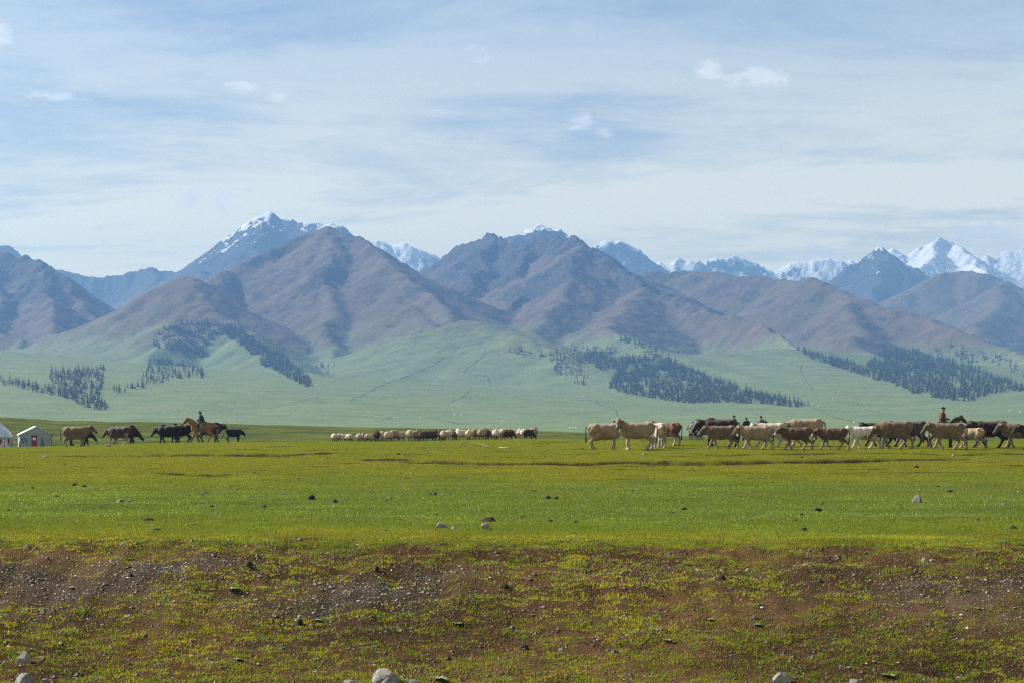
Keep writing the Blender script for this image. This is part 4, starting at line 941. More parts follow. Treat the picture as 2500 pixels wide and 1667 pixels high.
# ------------------------------------------------------------------ animals and people: bodies grown as one continuous surface
def _cone(p, q, ra, rb, sy=1.0, tag=0): return ('c', np.array(p, float), np.array(q, float), ra, rb, sy, tag)
def _ell(c, r, tag=0): return ('e', np.array(c, float), np.array(r, float), tag)
def grow(prims, h=0.03, k=0.06, lump=None):
    """smooth union of cones and ellipsoids on a grid -> surface mesh arrays"""
    lo = np.full(3, 1e9); hi = -lo
    for p in prims:
        if p[0] == 'c':
            r_ = max(p[3], p[4]); lo = np.minimum(lo, np.minimum(p[1], p[2])-r_); hi = np.maximum(hi, np.maximum(p[1], p[2])+r_)
        else: lo = np.minimum(lo, p[1]-p[2]); hi = np.maximum(hi, p[1]+p[2])
    lo = lo-3*h; hi = hi+3*h
    dim = np.ceil((hi-lo)/h).astype(int)+1
    ax = [lo[i]+h*np.arange(dim[i]) for i in range(3)]
    D = np.full(dim, 1.0, np.float32)
    for p in prims:
        if p[0] == 'c': r_ = max(p[3], p[4])+k+2*h; a0 = np.minimum(p[1], p[2])-r_; a1 = np.maximum(p[1], p[2])+r_
        else: a0 = p[1]-p[2]-k-2*h; a1 = p[1]+p[2]+k+2*h
        i0 = np.clip(np.floor((a0-lo)/h).astype(int), 0, dim-1); i1 = np.clip(np.ceil((a1-lo)/h).astype(int)+1, 1, dim)
        sl = tuple(slice(a, b) for a, b in zip(i0, i1))
        X, Y, Z = np.meshgrid(*(ax[i][sl[i]] for i in range(3)), indexing='ij')
        if p[0] == 'c':
            _, a, b, ra, rb, sy, _t = p; e = b-a; l2 = max(float(e@e), 1e-9)
            t_ = np.clip(((X-a[0])*e[0]+(Y-a[1])*e[1]+(Z-a[2])*e[2])/l2, 0, 1)
            d = np.sqrt((X-a[0]-t_*e[0])**2+((Y-a[1]-t_*e[1])/sy)**2+(Z-a[2]-t_*e[2])**2)-(ra+(rb-ra)*t_)
        else:
            _, c, r3, _t = p
            k0 = np.sqrt(((X-c[0])/r3[0])**2+((Y-c[1])/r3[1])**2+((Z-c[2])/r3[2])**2); k1 = np.sqrt(((X-c[0])/r3[0]**2)**2+((Y-c[1])/r3[1]**2)**2+((Z-c[2])/r3[2]**2)**2)+1e-6
            d = k0*(k0-1)/k1
        o = D[sl]; hh = np.clip(k-np.abs(o-d), 0, None)/k
        D[sl] = np.minimum(o, d)-hh*hh*k*0.25
    if lump is not None:
        X, Y, Z = np.meshgrid(*ax, indexing='ij'); D = D+lump(X, Y, Z)
    S = D < 0
    # surface nets
    C = [S[i:dim[0]-1+i, j:dim[1]-1+j, l:dim[2]-1+l] for i in (0, 1) for j in (0, 1) for l in (0, 1)]
    sm = sum(c.astype(np.int8) for c in C); cell = (sm > 0) & (sm < 8)
    idx = np.full(cell.shape, -1, np.int64); ci = np.argwhere(cell); idx[cell] = np.arange(len(ci))
    acc = np.zeros((len(ci), 3)); cnt = np.zeros(len(ci))
    cor = [(i, j, l) for i in (0, 1) for j in (0, 1) for l in (0, 1)]
    for a in cor:
        for d_ in range(3):
            if a[d_]: continue
            b = list(a); b[d_] = 1
            fa = D[ci[:, 0]+a[0], ci[:, 1]+a[1], ci[:, 2]+a[2]]; fb = D[ci[:, 0]+b[0], ci[:, 1]+b[1], ci[:, 2]+b[2]]
            m_ = (fa < 0) != (fb < 0); t_ = np.where(m_, fa/np.where(m_, fa-fb, 1), 0)
            q = np.array(a, float)[None]+np.zeros((len(ci), 1)); q[:, d_] = t_
            acc[m_] += q[m_]; cnt[m_] += 1
    V = lo+h*(ci+acc/cnt[:, None])
    Fs = []
    for d_ in range(3):
        u, v = (d_+1) % 3, (d_+2) % 3
        s0 = [slice(None)]*3; s1 = [slice(None)]*3; s0[d_] = slice(0, -1); s1[d_] = slice(1, None)
        df = S[tuple(s0)] != S[tuple(s1)]
        e = np.argwhere(df); e = e[(e[:, u] > 0) & (e[:, v] > 0) & (e[:, u] < dim[u]-1) & (e[:, v] < dim[v]-1)]
        ins = S[tuple(e.T)]
        def cid(du, dv):
            q = e.copy(); q[:, u] -= du; q[:, v] -= dv; return idx[tuple(q.T)]
        f = np.stack([cid(1, 1), cid(0, 1), cid(0, 0), cid(1, 0)], 1)
        f[~ins] = f[~ins][:, ::-1]; Fs.append(f)
    return V, np.concatenate(Fs)
def relax(V, Fs, n=2):
    for _ in range(n):
        A = np.zeros_like(V); c = np.zeros(len(V))
        for i in range(4):
            a, b = Fs[:, i], Fs[:, (i+1) % 4]
            np.add.at(A, a, V[b]); np.add.at(A, b, V[a]); np.add.at(c, a, 1); np.add.at(c, b, 1)
        V = V*0.5+0.5*A/c[:, None]
    return V
def tube(pts, rads, n=6):
    V = []; Fs = []
    pts = [np.array(p, float) for p in pts]
    for i, p in enumerate(pts):
        d = pts[min(i+1, len(pts)-1)]-pts[max(i-1, 0)]; d /= np.linalg.norm(d)+1e-9
        u = np.cross(d, (0, 0, 1) if abs(d[2]) < .9 else (1, 0, 0)); u /= np.linalg.norm(u); v = np.cross(d, u)
        for k in range(n): a = 2*math.pi*k/n; V.append(p+rads[i]*(math.cos(a)*u+math.sin(a)*v))
        if i:
            for k in range(n): Fs.append(((i-1)*n+k, (i-1)*n+(k+1) % n, i*n+(k+1) % n, i*n+k))
    b = len(V); V += [pts[0], pts[-1]]; L = len(pts)-1
    for k in range(n): Fs += [(b, (k+1) % n, k), (b+1, L*n+k, L*n+(k+1) % n)]
    return V, Fs
def legs(front, hind, fx, hx, top_f, top_h, fl, wl, r_, yw=.16):
    """four jointed legs. front/hind: swing of (left, right) in metres at the hoof"""
    P = []
    for s, sw in zip((1, -1), front):
        y = s*yw; hip = (fx-0.02, y, top_f); kn = (fx+0.03+sw*0.45+abs(min(sw, 0))*0.1, y*.97, fl*0.50); lift = 0.05 if sw > 0.24 else 0.0
        ft = (fx+sw*0.92+0.0, y*.95, fl*0.13+lift); hf = (fx+sw+0.05, y*.95, 0.035+lift)
        P += [_cone(hip, kn, r_[0], r_[1], 1, 1), _cone(kn, ft, r_[1]*1.02, r_[2], 1, 2), _cone(ft, hf, r_[2]*1.08, r_[2]*1.3, 1, 2)]
    for s, sw in zip((1, -1), hind):
        y = s*yw*1.02; hip = (hx+0.02, y, top_h); st = (hx+0.16+sw*.25, y*1.1, top_h*0.70); hk = (hx-0.14+sw*.55, y*.95, fl*0.62); lift = 0.04 if sw < -0.30 else 0.0
        ft = (hx-0.06+sw*.95, y*.93, fl*0.14+lift); hf = (hx+sw-0.0, y*.93, 0.035+lift)
        P += [_cone(hip, st, r_[0]*1.55, r_[0]*1.15, .75, 0), _cone(st, hk, r_[0]*1.1, r_[1]*1.0, .85, 1), _cone(hk, ft, r_[1]*1.0, r_[2]*1.02, 1, 2), _cone(ft, hf, r_[2]*1.08, r_[2]*1.3, 1, 2)]
    return P
def rotz(p, a, o): c, s = math.cos(a), math.sin(a); x, y = p[0]-o[0], p[1]-o[1]; return (o[0]+c*x-s*y, o[1]+s*x+c*y, p[2])
def cow_parts(head=0.25, turn=0.0, front=(0, 0), hind=(0, 0), fat=1.0, calf=False, udder=False, hump=0.0, shag=False, tailside=0.0):
    """cow facing +x, withers about 1.3 m. head: poll height above the withers; turn: head yaw"""
    lw = .33*fat
    P = [_ell((.42, 0, .92), (.38, .26*fat, .40)), _ell((-.02, 0, .90), (.59, lw, .385*min(fat, 1.12))), _ell((-.48, 0, .985), (.38, .27*fat, .35)), _cone((.52, 0, 1.20), (.0, 0, 1.20), .085, .09), _cone((0, 0, 1.19), (-.70, 0, 1.22), .09, .09),
         _cone((-.50, .22, 1.20), (-.50, -.22, 1.20), .065, .065), _cone((-.80, .07, 1.10), (-.80, -.07, 1.10), .09, .09), _ell((.60, 0, .84), (.19, .15, .22)), _cone((.30, .13, 1.12), (.42, .2, .72), .12, .13), _cone((.30, -.13, 1.12), (.42, -.2, .72), .12, .13)]
    if shag: P += [_ell((-.02, 0, .70), (.56, .27, .24)), _ell((.42, 0, .74), (.26, .24, .26))]
    if hump: P.append(_ell((.42, 0, 1.26), (.24, .12, .16*hump)))
    if calf: P = [q if q[0] == 'c' else ('e', q[1], q[2]*np.array([1, .9, .88]), q[3]) for q in P]
    o = (.62, 0, 1.0)
    poll = (1.00-abs(head-.15)*.25, 0, 1.20+head); L = .54 if not calf else .45
    pitch = -0.75 if head > 0.1 else -0.95
    muz = (poll[0]+L*math.cos(pitch), 0, poll[2]+L*math.sin(pitch))
    poll = rotz(poll, turn*.6, o); muz = rotz(rotz(muz, turn*.6, o), turn, poll)
    hd = np.array(muz)-np.array(poll); hd /= np.linalg.norm(hd); side = np.cross((0, 0, 1), hd); side /= np.linalg.norm(side); up = np.cross(hd, side)
    pl = np.array(poll); mz = np.array(muz)
    P += [_cone((.50, 0, 1.06), tuple(pl-hd*.03-np.array((0, 0, .04))), .225, .115, .66), _cone((.52, 0, .86), tuple(pl+hd*.10-np.array((0, 0, .14))), .17, .07, .6), _ell((.70, 0, .97), (.20, .10, .25)),
          _cone(tuple(pl), tuple(pl+hd*.22), .115, .108, .88, 3), _cone(tuple(pl+hd*.2), tuple(mz), .10, .072, .9, 4), _ell(tuple(mz), (.075, .075, .068), 5), _cone(tuple(pl+hd*.20-up*.05), tuple(mz-up*.03), .085, .055, .8, 4)]
    for s in (1, -1):
        a = pl+side*s*.09+hd*.03; b = a+side*s*.21-hd*.02-up*.03
        P += [_cone(tuple(a), tuple(a+(b-a)*.6), .038, .058, 1, 6), _cone(tuple(a+(b-a)*.6), tuple(b), .055, .02, 1, 6)]
    P += legs(front, hind, .43, -.58, .80, .98, .66, .5, (.11, .068, .05), .165)
    if udder: P.append(_ell((-.42, 0, .58), (.19, .15, .14), 7))
    V, Fs = grow(P, 0.032, 0.07, (lambda X, Y, Z: 0.012*np.sin(X*37+Z*11)*np.sin(Y*41+Z*29+X*5)) if shag else None)
    V = relax(V, Fs, 1)
    # which prim a vertex lies nearest: zones for the coat
    z = V[:, 2]
    zone = np.zeros((len(V), 4), np.float32); zone[:, 3] = 1
    zone[:, 0] = 1-sst(z, .28, .62)                                     # lower legs
    dm = np.linalg.norm(V-mz, axis=1); zone[:, 1] = 1-sst(dm, .06, .17)  # muzzle
    dp = np.linalg.norm(V-(pl+hd*.22), axis=1); zone[:, 2] = 1-sst(dp, .20, .34)  # head
    under = (1-sst(z, .60, .80))*(1-zone[:, 0])
    zone[:, 3] = under
    body = mesh_np('cow_body', V, Fs, 4, True, {'zone': ('POINT', zone)})
    def horn(s, big=1.0):
        a = pl+side*s*.07+up*.07-hd*.02
        return mesh_pd('horn', *tube([a, a+(side*s*.11+up*.03)*big, a+(side*s*.19+up*.10+hd*.03)*big, a+(side*s*.20+up*.20+hd*.05)*big], [.03, .026, .018, .005]))
    horns = [horn(1), horn(-1)]
    ts = tailside
    tail = mesh_pd('tail', *tube([(-.86, 0, 1.18), (-.94, 0, 1.12), (-.97-abs(ts)*.3, ts*.2, .9), (-.95-abs(ts)*.7, ts*.5, .66), (-.95-abs(ts)*.9, ts*.6, .52), (-.96-abs(ts), ts*.7, .36)], [.035, .035, .026, .024, .05, .018]))
    return body, horns, tail
def coat(name, base, leg, muz, face, belly, patch=None, pf=0.0, rough=0.8):
    m, t = material(name)
    z = t.attr('zone'); sp = t.n('ShaderNodeSeparateColor', i={0: z.outputs['Color']})
    co = t.n('ShaderNodeTexCoord').outputs['Object']; oi = t.n('ShaderNodeObjectInfo').outputs['Random']
    v = t.n('ShaderNodeVectorMath', operation='ADD', i={0: co, 1: t.n('ShaderNodeCombineXYZ', i={0: t.math('MULTIPLY', oi, 17), 1: t.math('MULTIPLY', oi, 5), 2: 0.0}).outputs[0]}).outputs[0]
    n = t.noise(v, 1.7, 4, 0.55); n2 = t.noise(v, 18, 4, 0.7); n3_ = t.noise(v, 3.5, 4, 0.6)
    c = t.mixc(t.ramp(n, 0.3, 0.7), tuple(x*.55 for x in base), tuple(min(1, x*1.12) for x in base))
    if patch: c = t.mixc(t.ramp(t.noise(v, 1.3, 2, 0.5, 0.4), 0.5-pf*.3, 0.53-pf*.3), patch, c)
    c = t.mixc(t.math('MULTIPLY', z.outputs['Alpha'], 0.6), c, belly)
    c = t.mixc(t.math('MULTIPLY', sp.outputs[2], t.ramp(n3_, 0.35, 0.6, 0.8, 1.0)), c, face)
    c = t.mixc(t.math('MULTIPLY', sp.outputs[0], 0.85), c, leg)
    c = t.mixc(sp.outputs[1], c, muz)
    c = t.mixc(t.ramp(n2, 0.35, 0.75, 0.0, 0.22), c, tuple(x*.5 for x in base))
    bmp = t.n('ShaderNodeBump', i={'Height': n2, 'Strength': 0.35, 'Distance': 0.02})
    principled(t, c, rough, bmp.outputs[0], 0.15, **{'Sheen Weight': 0.15})
    return m
COATS = {
 'cream': coat('cream_coat', (.27, .20, .13), (.29, .245, .185), (.04, .035, .035), (.12, .09, .065), (.2, .15, .11)),
 'white': coat('white_coat', (.38, .32, .25), (.34, .30, .25), (.2, .15, .13), (.4, .36, .3), (.36, .31, .25)),
 'tan': coat('tan_coat', (.14, .092, .054), (.24, .20, .15), (.06, .05, .045), (.09, .062, .04), (.17, .125, .09)),
 'brown': coat('brown_coat', (.13, .06, .03), (.38, .34, .29), (.40, .36, .32), (.11, .06, .036), (.22, .17, .13)),
 'calfbrown': coat('calf_brown_coat', (.10, .055, .031), (.25, .21, .17), (.45, .41, .36), (.08, .048, .03), (.085, .06, .045)),
 'darkbrown': coat('dark_brown_coat', (.038, .02, .013), (.03, .02, .016), (.02, .016, .013), (.03, .018, .013), (.03, .02, .015)),
 'greybrown': coat('grey_brown_coat', (.075, .057, .043), (.09, .075, .06), (.04, .035, .03), (.045, .036, .03), (.08, .064, .052)),
 'black': coat('black_coat', (.009, .008, .008), (.009, .008, .008), (.02, .018, .017), (.009, .008, .008), (.01, .009, .009)),
 'pied': coat('red_white_coat', (.24, .078, .028), (.45, .41, .36), (.45, .40, .36), (.5, .45, .4), (.44, .4, .35), (.5, .45, .39), 0.05),
 'mixed': coat('dark_pied_coat', (.05, .038, .032), (.38, .34, .29), (.08, .055, .045), (.15, .08, .042), (.10, .085, .07), (.32, .21, .12), 0.35)}
HORN = simple_mat('horn', (.10, .085, .07), .5, .3, 12)
TAILM = {'cream': simple_mat('cream_tail', (.22, .17, .12)), 'dark': simple_mat('dark_tail', (.03, .022, .018)), 'brown': simple_mat('brown_tail', (.12, .07, .04))}
POSE = {}
def pose(name, **kw): POSE[name] = cow_parts(**kw)
pose('stand', head=.12, front=(.02, -.03), hind=(-.03, .05), fat=1.12, udder=True)
pose('stand_fat', head=.12, turn=0.35, front=(.04, -.06), hind=(.10, -.06), fat=1.08, udder=True)
pose('alert', head=.20, turn=.85, front=(.06, -.04), hind=(.16, -.10), fat=1.02)
pose('walk_a', head=.06, front=(.26, -.22), hind=(-.30, .24), udder=True)
pose('walk_b', head=.02, front=(-.20, .28), hind=(.26, -.32))
pose('walk_low', head=-.18, front=(.18, -.26), hind=(-.20, .30), udder=True)
pose('back', head=.10, turn=.3, front=(.0, .05), hind=(.08, -.04), fat=1.05)
pose('bull_low', head=-.34, front=(.10, -.12), hind=(-.12, .1), fat=1.22, hump=1.1)
pose('bull', head=.0, front=(.12, -.10), hind=(-.16, .14), fat=1.18, hump=.9)
pose('yak', head=-.16, front=(.14, -.16), hind=(-.16, .12), fat=1.3, hump=1.1, shag=True)
pose('calf_a', head=.06, front=(.24, -.20), hind=(-.26, .24), calf=True)
pose('calf_b', head=.0, front=(-.26, .26), hind=(.30, -.34), calf=True)
pose('calf_yak', head=-.2, front=(.05, -.05), hind=(.08, -.02), calf=True, shag=True, fat=1.2, tailside=.2)
def near_z(x, y): return float(near_height(np.array([x]), np.array([y]))[0])
def add_cow(label, px, D, yaw, pz, coat_, s=1.0, horns=False, tail='dark', sink=0.0, group='cattle of the right-hand herd', name='cow', cat='cow'):
    """px: bearing of the body's middle; yaw in degrees: 0 faces right, 180 faces left, 90 away"""
    body, hn, tl = POSE[pz]
    x = (px-CX)/F*D; z = near_z(x, D)
    o = put(name, body, COATS[coat_], None, label, cat, group, loc=(x, D, z-0.02-sink), rot=(0, 0, R(yaw)), scale=s)
    if horns:
        for h_ in hn: put('horn', h_, HORN, o)
    put('tail', tl, TAILM[tail], o)
    return o
RH = 'cattle of the right-hand herd'; LH = 'cattle of the left-hand group'
# right-hand herd
add_cow('fat cream cow, leftmost of the right-hand herd, its head behind another', 1477, 104.5, 6, 'stand_fat', 'cream', 1.06)
add_cow('cream cow with raised dark face turned to the viewer, second in the right-hand herd', 1556, 103, 184, 'alert', 'cream', 1.08)
add_cow('whitish cow seen from behind between the cream cow and a brown one', 1603, 109, 112, 'back', 'white', 1.04, tail='brown')
add_cow('brown cow seen from behind, right of the whitish one', 1630, 113, 140, 'back', 'brown', 1.02, tail='brown')
add_cow('tall dark brown horned cow walking left behind a tan calf', 1757, 111, 178, 'bull', 'darkbrown', 1.16, True)
add_cow('tan young cow walking left in front of the tall dark brown cow', 1762, 105.5, 180, 'walk_b', 'tan', .94)
add_cow('cream young cow with a dark face walking left, in front of a whitish cow', 1846, 104, 181, 'walk_a', 'cream', .94)
add_cow('whitish cow walking left, partly hidden by the cream young cow', 1881, 110, 178, 'walk_b', 'white', 1.02)
add_cow('large cream horned cow walking left behind the brown calf', 1966, 112, 182, 'walk_low', 'cream', 1.17, True)
add_cow('brown calf with white nose walking left in front of the large cream horned cow', 1945, 103.5, 180, 'calf_a', 'calfbrown', .90)
add_cow('dark brown calf with pale face striding left by itself', 2034, 104, 180, 'calf_b', 'calfbrown', .88)
add_cow('red and white pied young cow walking left', 2110, 106.5, 180, 'walk_a', 'pied', .90)
add_cow('black cow walking left, mostly hidden behind the pied one', 2148, 112.5, 180, 'walk_b', 'black', 1.04, True)
add_cow('tan-brown cow walking left with its head by the pied one', 2184, 106, 180, 'walk_low', 'tan', 1.12, tail='brown')
add_cow('grey-brown cow walking left behind the tan-brown cow', 2222, 110.5, 182, 'walk_b', 'greybrown', 1.12)
add_cow('tan cow with ridged pale back walking left before the mounted man', 2314, 101.5, 180, 'walk_a', 'tan', 1.02)
add_cow('pale calf seen from behind beside the large dark cow', 2371, 104.5, 150, 'calf_b', 'cream', .84)
add_cow('large dark brown cow walking left near the right edge', 2418, 105.5, 180, 'walk_b', 'darkbrown', 1.10)
add_cow('tan cow cut by the right edge of the picture', 2488, 104.5, 178, 'walk_a', 'tan', 1.0)
add_cow('dark-headed calf in front of the cut-off tan cow at the right edge', 2528, 102.5, 185, 'calf_a', 'darkbrown', .95)
# left-hand group
add_cow('tan cow standing in profile facing right beside the white tent', 184, 144, 0, 'stand', 'tan', 1.10, True, group=LH)
add_cow('dark brown cow mostly hidden behind the tan cow by the tent', 196, 148, 0, 'bull_low', 'darkbrown', 1.0, group=LH)
add_cow('grey pied cow with pale legs facing left on the crest', 290, 145, 170, 'walk_low', 'mixed', 1.02, group=LH)
add_cow('dark horned bull with lowered head facing right behind the grey pied cow', 306, 150, 4, 'bull_low', 'darkbrown', 1.10, True, group=LH, sink=.1)
add_cow('black horned yak facing left, first of the dark pair before the horse', 411, 150, 180, 'yak', 'black', 1.02, True, group=LH)
add_cow('black yak overlapping the first one, next to the horse', 440, 153.5, 178, 'yak', 'black', 1.06, False, group=LH)
add_cow('dark horned cow behind the chestnut horse, head to the right', 512, 157, 12, 'bull', 'darkbrown', 1.14, True, group=LH)
add_cow('small black yak calf standing alone right of the horse', 571, 151.5, 35, 'calf_yak', 'black', .80, True, group=LH)
# ---- sheep
def sheep_parts(head=.12, turn=0.0, graze=False, seed=1, front=(.03, -.04), hind=(-.04, .04)):
    poll = (.50, 0, .66+head) if not graze else (.62, 0, .34)
    muz = (poll[0]+.17, 0, poll[2]-.14) if not graze else (.76, 0, .14)
    o = (.30, 0, .6); poll = rotz(poll, turn*.7, o); muz = rotz(rotz(muz, turn*.7, o), turn*.8, poll)
    pl = np.array(poll); mz = np.array(muz); hd = (mz-pl)/np.linalg.norm(mz-pl); side = np.cross((0, 0, 1), hd); side /= np.linalg.norm(side)
    P = [_ell((0, 0, .55), (.42, .19, .20)), _cone((.28, 0, .60), tuple(pl), .13, .085, .8), _cone(tuple(pl), tuple(pl+hd*.1), .078, .07), _cone(tuple(pl+hd*.1), tuple(mz), .066, .04)]
    for s in (1, -1): P.append(_cone(tuple(pl+side*s*.06), tuple(pl+side*s*.16-np.array((0, 0, .05))), .025, .022))
    P += legs(front, hind, .24, -.28, .42, .46, .36, .3, (.06, .034, .028), .10)
    V, Fs = grow(P, .02, .04)
    body = mesh_np('sheep_body', relax(V, Fs, 1), Fs, 4, True)
    W_ = [_ell((0, 0, .56), (.48, .285, .28)), _ell((-.20, 0, .58), (.30, .30, .29)), _ell((.20, 0, .57), (.30, .27, .28)), _cone((.28, 0, .64), tuple(pl-hd*.05-np.array((0, 0, .02))), .18, .10, .85), _ell((-.46, 0, .52), (.10, .13, .15))]
    lp = lambda X, Y, Z: 0.022*np.sin(X*31+seed)*np.sin(Y*37+seed*2)*np.sin(Z*33+seed)+0.012*np.sin(X*61+Z*17)*np.sin(Y*67+Z*53)
    V, Fs = grow(W_, .024, .06, lp)
    return body, mesh_np('fleece', V, Fs, 4, True)
SHEEP = [sheep_parts(.10, 0, False, 1), sheep_parts(.16, .5, False, 2), sheep_parts(0, 0, True, 3), sheep_parts(.06, -.6, False, 4, (.10, -.08), (-.1, .08)), sheep_parts(.2, .2, False, 5, (-.08, .08), (.1, -.08))]
WOOL = {'cream': simple_mat('cream_wool', (.42, .34, .25), .95, .15, 9, .05, .4), 'white': simple_mat('white_wool', (.50, .45, .38), .95, .12, 9, .05, .4), 'brown': simple_mat('brown_wool', (.075, .046, .03), .95, .25, 9, .05, .4),
        'dark': simple_mat('dark_wool', (.05, .033, .024), .95, .25, 9, .05, .4), 'tan': simple_mat('tan_wool', (.26, .19, .125), .95, .2, 9, .05, .4)}
SKIN_D = simple_mat('dark_sheep_face', (.035, .024, .018), .8, .3, 9); SKIN_L = simple_mat('pale_sheep_face', (.38, .31, .24), .8, .2, 9); SKIN_B = simple_mat('brown_sheep_face', (.13, .07, .04), .8, .3, 9)
ORD = 'first second third fourth fifth sixth seventh eighth ninth tenth eleventh twelfth thirteenth fourteenth fifteenth sixteenth seventeenth eighteenth nineteenth twentieth'.split()
FLOCK = [(152, 238, 'cream', 0, 160), (197, 238, 'cream', 4, 100), (245, 238, 'white', 0, 20), (305, 240, 'cream', 2, 170), (405, 236, 'cream', 1, 100), (448, 238, 'tan', 4, 80), (508, 236, 'cream', 2, 15), (585, 236, 'brown', 4, 95), (638, 236, 'cream', 0, 110), (712, 236, 'cream', 1, 25), (768, 240, 'tan', 2, 60), (838, 236, 'cream', 1, 8),
         (925, 234, 'cream', 0, 95), (985, 230, 'tan', 4, 60), (1012, 226, 'dark', 1, 40), (1062, 227, 'brown', 1, 30), (1130, 224, 'brown', 0, 15), (1185, 223, 'brown', 4, 75), (1245, 222, 'dark', 0, 100), (1275, 220, 'cream', 2, 70), (1325, 220, 'white', 1, 40), (1385, 219, 'brown', 0, 95), (1425, 216, 'white', 4, 110), (1470, 216, 'white', 0, 60), (1532, 216, 'cream', 4, 85), (1585, 214, 'tan', 0, 70), (1615, 213, 'cream', 2, 100),
         (1665, 214, 'tan', 1, 40), (1715, 213, 'brown', 4, 80), (1765, 213, 'tan', 1, 60), (1810, 213, 'white', 2, 100), (1858, 213, 'cream', 0, 70), (1903, 212, 'cream', 1, 20), (1940, 212, 'dark', 2, -15), (2055, 210, 'cream', 4, 95), (2100, 210, 'white', 0, 80), (2145, 210, 'dark', 2, 12), (2197, 210, 'tan', 4, 70)]
rs_ = random.Random(4)
NF = len(FLOCK)
for i, (zx, zb, wool, var, yaw) in enumerate(FLOCK):
    px = 780+zx*.238; D = 153.5+rs_.uniform(0, 3)+(4 if zx < 560 else 0)+(i % 3)*1.5
    x = (px-CX)/F*D
    want = EYE+(HY-(1020+zb*.238))/F*D
    body, fl = SHEEP[var]
    face = {'cream': SKIN_B, 'white': SKIN_L, 'brown': SKIN_D, 'dark': SKIN_D, 'tan': SKIN_B}[wool] if i % 3 else SKIN_D
    wd = {'cream': 'cream', 'white': 'white', 'brown': 'brown', 'dark': 'dark', 'tan': 'light brown'}[wool]
    if zx > 2000: lab = f'{wd}-fleeced sheep, {ORD[i-34]} from the left in the small bunch right of the flock'
    elif i < 17: lab = f'{wd}-fleeced sheep, {ORD[i]} from the left end of the flock'
    else: lab = f'{wd}-fleeced sheep, {ORD[33-i]} from the right end of the main flock'
    o = put('sheep', body, face, None, lab, 'sheep', 'sheep of the flock on the crest', loc=(x, D, near_z(x, D)-0.01), rot=(0, 0, R((90+(yaw-90)*.55 if abs(yaw-90) < 95 else yaw)+rs_.uniform(-14, 14))), scale=rs_.uniform(.90, 1.04)*(.80 if zx < 560 else 1.0))
    put('fleece', fl, WOOL[wool], o)
